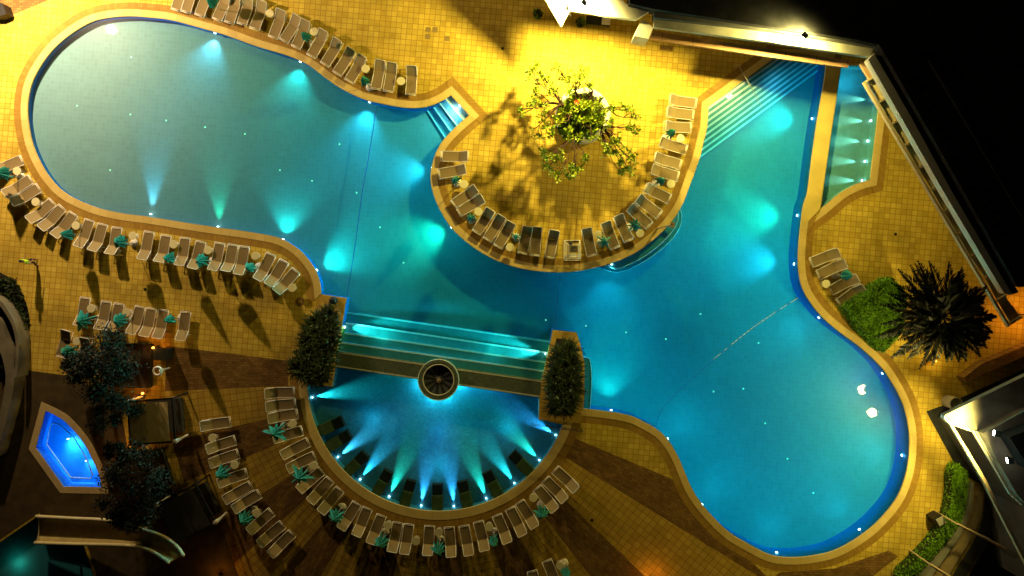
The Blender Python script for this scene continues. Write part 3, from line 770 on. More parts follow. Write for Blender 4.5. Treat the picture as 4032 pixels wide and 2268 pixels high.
UMB = {
 'A': ('folded teal parasol from the left in the row above the left pool', [(640,0,[(560,5,'t'),(1675,410,'t')]), (1150,0,[(850,940,'t')])]),
 'B': ('folded teal parasol from the left in the long row below the left pool', [(0,560,[(10,370,'m'),(765,1085,'t'),(1400,1180,'m')]), (400,800,[(775,645,'t'),(1165,680,'m'),(1735,755,'t')])]),
 'C': ('folded teal parasol from the left near the dark tree', [(180,1130,[(240,770,'m'),(430,400,'s'),(850,400,'m'),(1440,390,'t')])]),
 'D': ('folded teal parasol round the peninsula, counted from its upper left end', [(1660,560,[(400,440,'t'),(580,890,'t'),(1115,1110,'t')]), (2200,700,[(540,745,'m'),(905,560,'m')]), (2200,320,[(1215,1165,'t'),(1345,600,'t')])]),
 'E': ('folded teal parasol among the four loungers beside the clipped hedge', [(3100,900,[(725,550,'t')])]),
 'F': ('folded teal parasol round the semicircular pool, counted from its upper left end', [(760,1480,[(970,670,'s'),(1260,1190,'s')]), (880,1700,[(1315,1010,'m')]), (1400,1785,[(290,1060,'m'),(970,1150,'m'),(1630,1060,'t')]), (1900,1785,[(705,720,'m'),(990,1440,'t')])]),
 'G': ('folded teal parasol from the top in the outer curved row left of the fountain', [(760,1480,[(320,1160,'m')]), (880,1700,[(235,1040,'m')])]),
}
for k, (lab, sets) in UMB.items():
    n = 0
    for ox, oy, L in sets:
        for a, b, v in L:
            n += 1
            t = VAR[v] if not uv_[v] else copy_tree(VAR[v]); uv_[v] = 1
            p = W((ox + a / 3) * F, (oy + b / 3) * F, 1.95); t.location = (p.x, p.y, .001); t.rotation_euler.z = random.uniform(0, 6)
            sc = random.uniform(.93, 1.05); t.scale = (sc, sc, 1)
            tag(t, (ORD[n] + ' ' if k != 'E' else '') + lab, 'parasol', 'folded teal parasols')

# ------------------------------------------------------------------ foliage helpers
def leaf(mb, p, d, L, w, nrm=None, mi=0, fold=.0):
    d = d.normalized(); s = d.cross(nrm if nrm is not None else Vector((0, 0, 1)))
    if s.length < 1e-3: s = Vector((1, 0, 0))
    s.normalize(); u = s.cross(d)
    a = p; b = p + d * L * .45 + s * w; c = p + d * L; e = p + d * L * .45 - s * w
    mid = p + d * L * .5 + u * fold
    mb.add([a, b, c, e], [(0, 1, 2, 3)], mi)
def rv(rn, z=1.0):
    while True:
        v = Vector((rn.uniform(-1, 1), rn.uniform(-1, 1), rn.uniform(-1, 1) * z))
        if .05 < v.length < 1: return v
def rosette(mb, p, r, n, rn, L=.22, w=.05, up=.3):
    for i in range(n):
        v = rv(rn, .6); v.z += up
        leaf(mb, p + v * r * .25, v, L * rn.uniform(.7, 1.25), w * rn.uniform(.8, 1.3), rv(rn), rn.randint(0, 1))

# frangipani-like tree in round planter
def c02(x, y): return (1288 + x / 3, y / 3)
plc = W(1467, 289, .85); plc.z = 0
pln = empty('round_planter', plc); tag(pln, 'large round white planter wall holding the spreading tree', 'planter')
MB().lathe([(1.92, 0), (1.92, .8), (1.88, .85), (1.52, .85), (1.48, .8), (1.48, .3)], n=64).build('planter_wall', 'white', pln, True)
MB().lathe([(1.5, .62), (.001, .72)], n=40).build('soil_bed', 'soil', pln)
rn = random.Random(11)
tips = [(185,505),(265,590),(345,500),(405,585),(430,600),(500,580),(560,530),(545,570),(130,550),(180,690),(130,790),(230,790),(60,830),(240,860),(190,1030),(250,950),(300,1000),(240,1150),(310,1190),(360,1180),(250,1260),(340,1320),(450,1270),(480,1290),(430,1330),(560,1180),(760,820),(830,810),(870,830),(920,880),(940,990),(880,970),(800,1050),(720,1130),(780,1160),(850,1130),(900,1190),(820,1230),(860,1280),(820,1300),(650,800),(700,850),(740,930),(650,960),(210,560),(590,650),(300,690),(440,700),(760,1060),(640,1040)]
tr = empty('spreading_tree', plc + Vector((0, 0, .7))); tag(tr, 'green spreading tree with twisted bare limbs in the round planter', 'tree')
tm = MB(); lm = MB()
hub = []
base = Vector((0, 0, 0))
tm.tube([(0, 0, -.1), (.05, .05, .5), (0.0, .1, 1.0)], [.22, .18, .16], 8)
org = plc + Vector((0, 0, .7))
def place_tip(x, y, z):
    q = c02(x, y); return W(q[0], q[1], z) - org
limbs = []
for i in range(9):
    a = i * 2 * PI / 9 + rn.uniform(-.2, .2); r = rn.uniform(1.0, 1.7)
    e = Vector((r * math.cos(a), r * math.sin(a), rn.uniform(1.6, 2.3)))
    m1 = Vector((e.x * .35, e.y * .35, 1.25))
    tm.tube([(0, .05, .9), m1, m1.lerp(e, .5) + rv(rn) * .15, e], [.13, .10, .08, .06], 7); limbs.append(e)
for x, y in tips:
    zz = rn.uniform(2.6, 3.6); e = place_tip(x, y, zz)
    b = min(limbs, key=lambda q: (q - e).length)
    p1 = b.lerp(e, .35) + rv(rn) * .42; p2 = b.lerp(e, .7) + rv(rn) * .38
    tm.tube([b, p1, p2, e], [.05, .038, .026, .016], 6)
    rosette(lm, e, .36, 26, rn, .24, .07)
    for k in range(3):
        q = e + rv(rn) * .55; tm.tube([p2, p2.lerp(q, .6) + rv(rn) * .06, q], [.022, .018, .012], 5, caps=False)
        rosette(lm, q, .30, 13, rn, .22, .06)
for i in range(105):
    a = rn.uniform(0, 2 * PI); r = 1.75 * math.sqrt(rn.random()); zz = rn.uniform(.9, 2.3); e = W(1455 + r * 32 * math.cos(a), 300 + r * 32 * math.sin(a), zz + .7) - org
    b = min(limbs, key=lambda q: (q - e).length); tm.tube([b, b.lerp(e, .5) + rv(rn) * .15, e], [.04, .03, .015], 5)
    rosette(lm, e, .42, 40, rn, .28, .08)
tm.build('trunk', 'bark', tr, True); lm.build('crown', ['leaf', 'leafb'], tr)
# undergrowth + a red flower in the planter
um = MB()
for i in range(900):
    a = rn.uniform(0, 2 * PI); r = 1.42 * math.sqrt(rn.random()); v = rv(rn); v.z = abs(v.z) + .3
    leaf(um, Vector((r * math.cos(a), r * math.sin(a), .05 + rn.uniform(0, .25))), v, rn.uniform(.15, .3), .05, rv(rn), rn.randint(0, 1))
u = um.build('ground_cover', ['darkleaf', 'leaf']); u.location = org; tag(u, 'low green ground cover filling the round planter', 'ground cover', kind='stuff')
fm = MB()
for k in range(9):
    a = k * 2 * PI / 9; leaf(fm, Vector((0, 0, 0)), Vector((math.cos(a), math.sin(a), .5)), .2, .06)
fo = fm.build('red_flower', 'orange'); fo.location = W(1450, 257, 3.7); tag(fo, 'single red-orange flower high in the spreading tree', 'flower')
fst = MB().tube([(0, 0, 0), (.03, -.05, -.5)], .01, 5).build('stem', 'bark', fo)

# flax-like planting
def flax(name, poly, n, seed, z0, label, Lr=(.5, 1.0)):
    rn = random.Random(seed); P = [Vector(p) for p in w2(poly)]; xs = [p.x for p in P]; ys = [p.y for p in P]; mb = MB(); c = 0
    def inside(q):
        r = False
        for i in range(len(P)):
            a, b = P[i], P[i - 1]
            if (a.y > q[1]) != (b.y > q[1]) and q[0] < (b.x - a.x) * (q[1] - a.y) / (b.y - a.y) + a.x: r = not r
        return r
    while c < n:
        q = (rn.uniform(min(xs), max(xs)), rn.uniform(min(ys), max(ys)))
        if not inside(q): continue
        c += 1; hgt = rn.uniform(.1, .55)
        for k in range(13):
            a = rn.uniform(0, 2 * PI); L = rn.uniform(*Lr); w = rn.uniform(.025, .05); d = Vector((math.cos(a), math.sin(a), 0)); s = Vector((-d.y, d.x, 0)) * w
            b = Vector((q[0], q[1], z0 + hgt)); p1 = b + d * L * .4 + Vector((0, 0, L * .45)); p2 = b + d * L * .85 + Vector((0, 0, L * .38)); p3 = b + d * L * 1.1 + Vector((0, 0, L * .1))
            mi = rn.choice((0, 0, 1))
            mb.add([b - s * .5, b + s * .5, p1 + s, p1 - s, p2 + s * .6, p2 - s * .6, p3], [(0, 1, 2, 3), (3, 2, 4, 5), (5, 4, 6)], mi)
    o = mb.build(name, ['darkleaf', 'flax']); tag(o, label, 'shrubs', kind='stuff'); return o
lpo = [(809,742),(871,751),(858,835),(846,890),(836,972),(780,968),(737,960),(729,915),(750,850),(785,765)]
tag(MB().prism(w2([(808,741),(871,751),(858,835),(846,890),(836,972),(780,968)]), -DEP, .08).build('left_planter', 'rim'), 'raised yellow stone planter left of the wide steps', 'planter')
D.objects['left_planter'].name = 'stone_planter'
lsoil = MB().prism(w2([(822,775),(852,790),(846,850),(826,960),(765,955),(742,930),(760,860),(795,785)]), .0, .11).build('soil_bed', 'soil'); lsoil.parent = D.objects['stone_planter']
flax('flax_shrubs', [(828,782),(845,786),(846,850),(834,905),(818,950),(765,948),(750,930),(768,880),(790,810)], 190, 21, .1, 'dense dark spiky shrubs filling the planter left of the wide steps')
rp = MB().prism(w2([(1391,831),(1449,837),(1459,867),(1469,913),(1469,983),(1460,1064),(1356,1055),(1362,957),(1376,900)]), -DEP, .10).build('stone_planter', 'rim')
tag(rp, 'raised yellow stone planter between the wide steps and right pool', 'planter')
rs = MB().prism(w2([(1400,850),(1440,856),(1455,915),(1455,980),(1440,1045),(1382,1040),(1378,960),(1388,900)]), .101, .12).build('soil_bed', 'soil', rp)
flax('flax_shrubs', [(1408,856),(1434,862),(1446,915),(1446,980),(1432,1030),(1392,1025),(1388,960),(1394,900)], 170, 22, .1, 'dense dark spiky shrubs filling the planter right of the wide steps')
# black domed bin on left planter corner
bn = empty('domed_bin', W(838, 756, .5)); bn.location.z = .08; tag(bn, 'black domed bin with a white band on the left planter corner', 'bin')
MB().lathe([(.22, 0), (.26, .1), (.27, .5), (.25, .52)], n=24).build('body', 'black', bn, True)
MB().lathe([(.27, .52), (.25, .62), (.16, .70), (.001, .73)], n=24).build('lid', 'black', bn, True)
MB().box((0, -.02, .655), (.46, .04, .03)).build('band', 'frame', bn)

# clipped hedge
def hedge(name, poly, z, n, seed, label, mats=('hedge', 'darkleaf'), size=.11):
    rn = random.Random(seed); P = w2(poly, z); t = empty(name, (0, 0, 0)); tag(t, label, 'hedge')
    c = Vector((sum(p[0] for p in P) / len(P), sum(p[1] for p in P) / len(P), 0)); t.location = c
    Q = [(p[0] - c.x, p[1] - c.y) for p in P]
    MB().prism([(q[0] * .93, q[1] * .93) for q in Q], 0, z - .12).build('branch_core', 'darkleaf', t)
    xs = [q[0] for q in Q]; ys = [q[1] for q in Q]; mb = MB(); V = [Vector(q) for q in Q]
    def inside(q):
        r = False
        for i in range(len(V)):
            a, b = V[i], V[i - 1]
            if (a.y > q[1]) != (b.y > q[1]) and q[0] < (b.x - a.x) * (q[1] - a.y) / (b.y - a.y) + a.x: r = not r
        return r
    k = 0
    while k < n:
        q = (rn.uniform(min(xs), max(xs)), rn.uniform(min(ys), max(ys)))
        if inside(q):
            k += 1; v = rv(rn); v.z = abs(v.z) * .7
            zz = z - .05 + .09 * math.sin(q[0] * 3.1 + seed) * math.sin(q[1] * 2.7) + rn.uniform(-.09, .05)
            leaf(mb, Vector((q[0], q[1], zz)), v, size * rn.uniform(.7, 1.4), size * .4, rv(rn) + Vector((0, 0, .6)), 0 if rn.random() < .86 else 1)
    per = sum((V[i] - V[i - 1]).length for i in range(len(V)))
    for i in range(len(V)):
        a, b = V[i - 1], V[i]
        for _ in range(int(n * .5 * (b - a).length / per)):
            p = a.lerp(b, rn.random()); v = rv(rn)
            leaf(mb, Vector((p.x, p.y, rn.uniform(.02, z))) + v * .07, v, size * rn.uniform(.7, 1.4), size * .4, rv(rn), 0 if rn.random() < .8 else 1)
    mb.build('leaves', list(mats), t); return t
hedge('clipped_hedge', [(2132,773),(2209,716),(2242,700),(2279,736),(2275,820),(2252,856),(2225,884),(2172,833)], 1.3, 15000, 3, 'clipped square green hedge between the loungers and the palm')
hedge('low_hedge', smooth([(2412,1170),(2432,1190),(2434,1230),(2424,1290),(2398,1340),(2360,1385),(2320,1430),(2290,1475),(2265,1475)]) + smooth([(2262,1450),(2300,1415),(2350,1360),(2385,1300),(2396,1240),(2398,1190),(2412,1170)]), .9, 9000, 4, 'long low curving hedge along the lower right deck edge')

# palm
def make_palm():
    rn = random.Random(5); c = W(2376, 797, 5.6); t = empty('fan_palm', (c.x, c.y, 0)); tag(t, 'big dark palm with spiky radiating fronds beside the hedge', 'palm tree')
    MB().tube([(0, 0, 0), (.05, 0, 1.5), (0, .05, 3.2), (0, 0, 5.4)], [.30, .22, .20, .22], 12).build('trunk', 'bark', t, True)
    mb = MB()
    for i in range(54):
        a = i * 2.39996 + rn.uniform(-.1, .1); el = rn.uniform(-.25, .95); L = rn.uniform(3.2, 3.8) * (1 - .22 * max(el - .3, 0))
        d = Vector((math.cos(a) * math.cos(el), math.sin(a) * math.cos(el), math.sin(el))); s = Vector((-math.sin(a), math.cos(a), 0))
        pts = []
        for k in range(15):
            u = k / 14; pts.append(Vector((0, 0, 5.4)) + d * L * u + Vector((0, 0, -1.0 * u * u * L * .33)))
        mb.tube(pts, [.03 * (1 - .8 * k / 14) for k in range(15)], 4, caps=False)
        for k in range(3, 15):
            u = k / 14; wl = .62 * math.sin(PI * min(u * .9 + .12, 1)) + .12
            for sd in (-1, 1):
                for q in (0, .5):
                    p = pts[k - 1].lerp(pts[k], q)
                    dd = (s * sd + d * (.9 + u * .8) + Vector((0, 0, rn.uniform(-.5, .1)))).normalized()
                    leaf(mb, p, dd, wl * rn.uniform(.9, 1.3), .06, Vector((0, 0, 1)) + rv(rn) * .5, 0)
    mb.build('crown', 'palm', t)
make_palm()

# dark trees lower left
def dark_tree(px, py, h, r, seed, label, lobes=11, nl=330):
    rn = random.Random(seed); c = W(px, py, h * .8); t = empty('dark_tree', (c.x, c.y, 0)); tag(t, label, 'tree')
    tm = MB(); lm = MB(); tm.tube([(0, 0, 0), (.05, .05, h * .3), (0, 0, h * .5)], [.17, .13, .10], 8)
    for i in range(lobes):
        a = i * 2.4 + rn.uniform(-.3, .3); rr = r * rn.uniform(.25, .95); e = Vector((rr * math.cos(a), rr * math.sin(a), h * rn.uniform(.6, 1)))
        tm.tube([(0, 0, h * .45), Vector((e.x * .5, e.y * .5, h * .65)) + rv(rn) * .1, e], [.08, .05, .02], 6)
        R = r * rn.uniform(.28, .42)
        for k in range(nl):
            v = rv(rn, .7); p = e + v * R * rn.uniform(.5, 1.35)
            leaf(lm, p, rv(rn), rn.uniform(.12, .26), .05, rv(rn), rn.choice((0, 0, 0, 1)))
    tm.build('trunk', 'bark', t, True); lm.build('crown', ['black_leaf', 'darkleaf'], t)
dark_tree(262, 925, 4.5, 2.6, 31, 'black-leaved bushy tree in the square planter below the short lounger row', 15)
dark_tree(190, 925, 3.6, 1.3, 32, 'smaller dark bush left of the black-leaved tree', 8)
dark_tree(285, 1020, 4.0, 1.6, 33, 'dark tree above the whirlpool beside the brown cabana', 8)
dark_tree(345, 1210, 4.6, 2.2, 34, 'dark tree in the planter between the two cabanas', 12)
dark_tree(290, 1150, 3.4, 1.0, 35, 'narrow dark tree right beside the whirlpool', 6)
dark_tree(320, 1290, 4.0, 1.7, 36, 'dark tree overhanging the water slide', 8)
for poly, lab in (([(262,860),(387,866),(384,973),(270,968)], 'square dark planter bed under the black-leaved bushy tree'), ([(333,1139),(413,1126),(440,1213),(362,1235)], 'square dark planter bed between the two cabanas')):
    P = w2(poly); b = MB().prism(P, 0, .35).build('planter_bed', 'soil'); tag(b, lab, 'planter')
    m = MB(); 
    for i in range(4):
        a, c = Vector(P[i]), Vector(P[(i + 1) % 4]); m.tube([(a.x, a.y, .36), (c.x, c.y, .36)], .06, 6)
    m.build('border', 'coal', b)

# ------------------------------------------------------------------ upper buildings
def W2z(pts, z): return w2(pts, z)
bd = empty('poolside_building', W(2000, 60, 0)); bd.location.z = 0; tag(bd, 'long dark-roofed building wrapping the upper right corner of the deck', 'building')
def bpart(name, poly, z0, z1, mk, zp=None, parent=bd):
    P = w2(poly, zp if zp is not None else z1); c = parent.location
    return MB().prism([(p[0] - c.x, p[1] - c.y) for p in P], z0, z1).build(name, mk, parent)
bpart('wall', [(1440,-120),(1470,-50),(1640,-12),(2165,66),(2265,130),(2650,790),(2900,790),(2900,-120)], 0, 5.6, 'wall', zp=0)
roof = bpart('roof', [(1575,-90),(1584,9),(1644,22),(1932,66),(2140,97),(2212,112),(2418,470),(2560,722),(2900,722),(2900,-90)], 5.6, 6.5, 'roof')
bpart('roof_ridge', [(2335,150),(2345,145),(2640,640),(2630,645)], 6.5, 6.58, 'roof', parent=bd)
for k in range(34):
    t0 = k / 34; a = lerp((2318,180), (2560,590), t0); bpart('roof_rib', [(a[0] - 42, a[1] + 26), (a[0], a[1]), (a[0] + 1, a[1] + 3), (a[0] - 41, a[1] + 29)], 6.5, 6.52, 'roof') if k % 2 == 0 else None
bpart('ledge', [(1432,24),(1424,-6),(1560,-10),(1572,8),(1640,24),(1612,42),(1600,49),(1527,40),(1480,30)], 5.7, 6.0, 'white')
bpart('fascia', [(1645,30),(1932,69),(2205,112),(2203,118),(1932,76),(1645,44)], 5.4, 6.1, 'grey')
bpart('ledge', [(1645,45),(1932,77),(2200,119),(2187,143),(1932,105),(1645,68)], 5.5, 5.8, 'white2')
bpart('end_wall', [(1616,45),(1643,70),(1632,98),(1596,90)], 3.9, 5.4, 'white')
bpart('lower_canopy', [(1641,77),(1932,121),(2140,153),(2132,170),(1932,143),(1637,98)], 3.9, 4.1, 'peach')
bpart('parapet', [(2184,150),(2199,135),(2290,291),(2395,483),(2547,742),(2526,738),(2374,483),(2280,318)], 5.7, 6.2, 'white')
bpart('parapet_cap', [(2199,133),(2216,122),(2310,285),(2412,470),(2562,735),(2547,740),(2396,483),(2291,291)], 5.6, 6.05, 'grey')
bpart('corner_panel', [(2163,160),(2182,152),(2200,187),(2188,200)], 4.4, 4.6, 'peach')
# glazed canopy along the diagonal
cn = empty('slatted_canopy', W(2350, 500, 0)); cn.location.z = 0; tag(cn, 'ladder-like canopy of pale beams and beige panels along the diagonal wall', 'canopy')
rail = [(2175,205),(2541,822)]
bpart('rail', [(2173,207),(2178,203),(2543,820),(2538,823)], 4.4, 4.65, 'beam', parent=cn)
cross = [((2182,203),(2202,192)),((2212,257),(2230,245)),((2244,312),(2264,299)),((2277,367),(2293,354)),((2310,423),(2328,412)),((2344,478),(2362,467)),((2375,534),(2393,522)),((2409,591),(2425,582)),((2442,648),(2462,637)),((2479,701),(2495,690)),((2509,758),(2526,747)),((2542,815),(2566,800))]
for a, b in cross:
    b = (b[0] + 6, b[1] - 3)
    bpart('crossbar', [(a[0] - 1, a[1] - 3), (b[0] - 1, b[1] - 3), (b[0] + 1, b[1] + 2), (a[0] + 1, a[1] + 2)], 4.45, 4.62, 'beam', parent=cn)
for i in range(len(cross) - 1):
    a, b = cross[i]; c, d = cross[i + 1]
    if i in (0,): b2 = b
    bpart('canopy_panel', [a, (b[0] + 3, b[1] - 2), (d[0] + 1, d[1] - 3), (c[0] - 1, c[1] - 3)], 4.36, 4.40, 'panel', parent=cn)
    p = W(px, py, 4.4); m = MB().tube([(p.x - cn.location.x, p.y - cn.location.y, 0), (p.x - cn.location.x, p.y - cn.location.y, 4.4)], .06, 8).build('post', 'beam', cn)
# shade sail left of the building (casts the dark wedge)
sail = empty('shade_panel', W(1395, 20, 5)); sail.location.z = 0; tag(sail, 'pale triangular shade panel at the top edge beside the roof floodlight', 'shade panel')
def tri(pts, name, mk, th=.08):
    P = [W(*p) - sail.location for p in pts]; n = (P[1] - P[0]).cross(P[2] - P[0]).normalized() * th
    m = MB(); k = len(P); m.add(P + [p - n for p in P], [tuple(range(k)), tuple(range(k, 2 * k))[::-1]] + [(i, (i + 1) % k, (i + 1) % k + k, i + k) for i in range(k)]); return m.build(name, mk, sail)
tri([(1411,68,4.9),(1372,2,5.6),(1320,-70,6.0),(1440,-70,6.4),(1436,20,5.9)], 'cloth_panel', 'white')
MB().tube([W(1428, 26, 5.4) - sail.location, W(1436, 40, 0) - sail.location], .05, 8).build('post', 'frame', sail)

# ------------------------------------------------------------------ right-hand building
rb = empty('white_annex', W(2500, 1100, 0)); rb.location.z = 0; tag(rb, 'white floodlit annex with slatted wall at the lower right edge', 'building')
def rpart(name, poly, z0, z1, mk): return bpart(name, poly, z0, z1, mk, parent=rb)
rpart('flat_roof', [(2377,1044),(2640,915),(2640,1010),(2576,1034),(2474,1088),(2448,1080),(2392,1060)], 4.6, 5.0, 'annex')
rpart('roof_edge', [(2377,1045),(2391,1061),(2447,1081),(2474,1089),(2470,1096),(2444,1086),(2388,1066),(2375,1052)], 4.5, 4.9, 'white')
rpart('lit_wall_top', [(2474,1090),(2576,1035),(2620,1020),(2620,1250),(2576,1262),(2560,1245),(2505,1150)], 5.0, 5.6, 'annex')
rpart('upper_roof', [(2540,1100),(2640,1060),(2640,1200),(2590,1180)], 5.6, 6.6, 'roof')
rpart('wall', [(2470,1090),(2640,1010),(2640,1500),(2600,1290)], 0, 4.6, 'grey')
for k in range(4):
    o = k * 9
    rpart('wall_slat', [(2446 + o, 1082 + o * .25), (2448.5 + o, 1082 + o * .25), (2545 + o * 1.05, 1245 + o), (2542.5 + o * 1.05, 1245 + o)], 4.9, 5.1, 'white')
rpart('long_beam', [(2386,1062),(2393,1062),(2480,1205),(2580,1400),(2640,1520),(2630,1520),(2572,1402),(2472,1207)], 4.5, 4.75, 'beam')
st(MB().prism(w2([(2330,1035),(2385,1015),(2640,900),(2700,900),(2700,1560),(2380,1560),(2440,1440),(2478,1375),(2504,1310),(2506,1235),(2432,1200),(2400,1165)]), -.1, .05).build('shade_dark_floor', 'roof'))  # near-black slab over the floor in shadow, shade put into the colour
# vent pipe ring and lamp near annex
rg = empty('round_drum', W(2406, 1016, 1.0)); rg.location.z = 0; tag(rg, 'round open drum with pale rim beside the white annex', 'drum')
MB().lathe([(.42, 0), (.45, .9), (.45, 1.0), (.40, 1.0), (.40, .2), (.001, .2)], n=28).build('body', 'white2', rg, True)
# curved garden wall strips
cwp = smooth([(2444,1215),(2434,1275),(2410,1330),(2370,1390),(2325,1455),(2300,1500)]); cwo = smooth([(2450,1215),(2443,1280),(2420,1340),(2380,1400),(2335,1465),(2310,1510)])
cw = MB().prism(w2(cwp + cwo[::-1], .7), 0, .7).build('curved_wall', 'white2'); tag(cw, 'low pale curved wall running beside the long low hedge', 'wall')
b1 = smooth([(2464,1230),(2452,1290),(2428,1345),(2390,1405),(2355,1465)]); b2 = smooth([(2476,1240),(2466,1300),(2442,1358),(2405,1418),(2372,1478)])
bw = MB().prism(w2(b1 + b2[::-1], .45), 0, .45).build('curved_bench', 'cloth'); tag(bw, 'tan curved stone bench beyond the low pale wall', 'bench')
s1 = smooth([(2478,1235),(2472,1300),(2450,1360),(2412,1420),(2375,1485)]); s2 = smooth([(2506,1235),(2500,1310),(2475,1375),(2440,1435),(2400,1500)])
st(MB().prism(w2(s1 + s2[::-1]), 0, .02).build('dark_path', 'grey'))
for a, b, lab in (((2408,1318), (2531,1381), 'pale beam lying across the dark steps, upper one'), ((2340,1420), (2420,1470), 'pale beam lying across the dark steps, lower one')):
    A, B = W(*a, 2.4), W(*b, 2.4); m = MB().tube([A, B], .09, 4).build('pergola_beam', 'beam'); tag(m, lab, 'beam')
    for P in (A, B): MB().tube([P, (P.x, P.y, 0)], .05, 6).build('post', 'beam', m)
bx = empty('litter_bin', W(2364, 1310, .9), .5); bx.location.z = 0; tag(bx, 'square black litter bin with tan lid beside the low hedge', 'bin')
MB().box((0, 0, .45), (.62, .62, .9)).build('body', 'black', bx); MB().box((.05, -.05, .93), (.52, .52, .06)).build('lid', 'white2', bx)
# low wall and slatted fence lower than the palm
lw = MB().prism(w2([(2425,950),(2470,915),(2640,845),(2640,870),(2480,938),(2432,962)], .8), 0, .8).build('brick_wall', 'brick'); tag(lw, 'low brown brick wall between the palm and the white annex', 'wall')

# ------------------------------------------------------------------ lower left area
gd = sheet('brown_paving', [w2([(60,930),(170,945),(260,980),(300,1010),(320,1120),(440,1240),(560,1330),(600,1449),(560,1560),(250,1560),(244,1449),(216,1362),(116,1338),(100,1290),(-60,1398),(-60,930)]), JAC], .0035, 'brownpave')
def wallstrip(name, a, b, z, mk, label):
    A, B = smooth(a), smooth(b); o = MB().prism(w2(A + B[::-1], z), 0, z).build(name, mk); tag(o, label, 'wall'); return o
wallstrip('curved_wall', [(-40,735),(0,755),(25,790),(37,816),(46,856),(47,900),(40,950)], [(-40,748),(-4,766),(18,796),(31,822),(39,858),(40,900),(34,950)], 1.2, 'garden_wall', 'outer thin white curved wall at the left edge of the deck')
wallstrip('curved_wall', [(-40,790),(0,800),(15,850),(32,900),(36,950),(30,1000),(10,1080),(-10,1150)], [(-40,815),(-20,830),(-5,870),(8,910),(14,950),(8,1000),(-12,1080),(-30,1150)], 1.0, 'garden_wall', 'inner broad pale curved wall at the left edge of the deck')
st(MB().prism(w2(smooth([(-40,672),(0,685),(40,712),(67,766),(75,816),(67,883),(50,926)]) + [(0,960),(-60,960)]), 0, .04).build('planting_bed', 'soil'))
gm = MB(); rn = random.Random(77)
bedp = []
for i in range(5200):
    y = rn.uniform(700, 925); xr = 40 + 33 * math.sin((y - 690) / 240 * PI); x = rn.uniform(-10, xr)
    p = W(x, y, 0); v = rv(rn); v.z = abs(v.z); p.z = rn.uniform(.05, .4); leaf(gm, p, v, rn.uniform(.12, .3), .05, rv(rn), rn.choice((0, 0, 1)))
tag(gm.build('ground_cover', ['darkleaf', 'flax']), 'dark ground cover in the curved bed at the left edge', 'ground cover', kind='stuff')

def cabana(px, py, rz, w, d, label, mk):
    h = 2.1; c = W(px, py, h); t = empty('cabana', (c.x, c.y, 0), rz); tag(t, label, 'cabana', 'square cabanas by the whirlpool')
    for sx in (-1, 1):
        for sy in (-1, 1): MB().box((sx * w / 2, sy * d / 2, h / 2), (.1, .1, h)).build('post', 'black', t)
    m = MB()
    for sx in (-1, 1): m.box((sx * w / 2, 0, h + .05), (.12, d + .12, .1))
    for sy in (-1, 1): m.box((0, sy * d / 2, h + .05), (w - .12, .12, .1))
    m.build('roof_frame', 'black', t)
    MB().box((-w * .05, -d * .03, h + .06), (w * .86, d * .92, .05)).build('roof_cloth', mk, t)
    MB().box((0, 0, .3), (w * .8, d * .8, .5)).build('mattress', 'cloth2', t)
    for sx, sy in ((-1, 1), (1, -1)):
        m = MB(); m.lathe([(.10, .4), (.07, 1.1), (.14, 1.9), (.16, 2.25), (.001, 2.28)], (sx * w / 2, sy * d / 2, 0), 10); m.build('tied_curtain', 'curtain', t)
cabana(382, 1060, math.radians(4), 3.0, 2.9, 'upper tan-roofed cabana between the whirlpool and the outer lounger row', 'cloth')
cabana(468, 1292, math.radians(28), 3.0, 2.9, 'lower dark-roofed cabana beside the outer lounger row', 'cloth2')

# whirlpool bench
jb = w2([(133,1064),(150,1068),(185,1100),(215,1150),(233,1195),(228,1204),(177,1201),(117,1118),(126,1072)], -.4)
ring = JAC
st(MB().tube([(p[0], p[1], -.42) for p in jb + [jb[0]]], .045, 6).build('whirlpool_bench_edge', 'nosing'))
# handrail
def rail_obj(a, b, label, z=.85):
    A, B = W(*a, 0), W(*b, 0); t = empty('handrail', A); tag(t, label, 'handrail'); d = B - A
    MB().tube([(0, 0, -.02), (0, 0, z), d * .5 + Vector((0, 0, z - .2)), d + Vector((0, 0, z - .45)), d + Vector((0, 0, -1.3))], .022, 8).build('rail', 'pole', t, True)
    MB().tube([d * .5 + Vector((0, 0, z - .2)), d * .5 + Vector((0, 0, -.8))], .02, 6).build('post', 'pole', t)
rail_obj((1846,170), (1914,277), 'long chrome handrail running down the diagonal steps')
rr = empty('metal_railing', W(1340, 1062)); tag(rr, 'thin dark metal railing below the right planter', 'railing')
for dz in (.5, .9):
    MB().tube([(0, 0, dz), W(1462, 1079) - W(1340, 1062) + Vector((0, 0, dz))], .02, 6).build('rail', 'black', rr)
for u in (0, .33, .66, 1): q = (W(1462, 1079) - W(1340, 1062)) * u; MB().tube([q, q + Vector((0, 0, .92))], .02, 6).build('post', 'black', rr)
# ropes
def rope(pts, mk, label, r=.028, z=-.085):
    P = smooth(pts, 6); m = MB().tube([W(p[0], p[1], z) for p in P], r, 6).build('float_rope', mk); tag(m, label, 'rope', 'ropes across the pool')
rope([(947,268),(930,380),(912,480),(891,633),(872,748)], 'rope', 'thin blue rope line across the left pool from top wall to planter')
rope([(2003,752),(1900,820),(1800,900),(1690,1000),(1660,1040),(1650,1072)], 'rope', 'thin blue rope with white floats across the right pool', .016)
rope([(1409,684),(1403,760),(1393,828)], 'rope', 'short faint blue rope between peninsula and right planter', .018)
fm = MB(); rn = random.Random(9)
Pp = smooth([(2003,752),(1900,820),(1800,900)], 12)
for i, p in enumerate(Pp):
    if rn.random() < .75: q = W(p[0], p[1], -.07); MB().tube([q - Vector((.10, .07, 0)), q + Vector((.10, .07, 0))], .022, 6).build('float', 'ropew', D.objects['float_rope.001'])

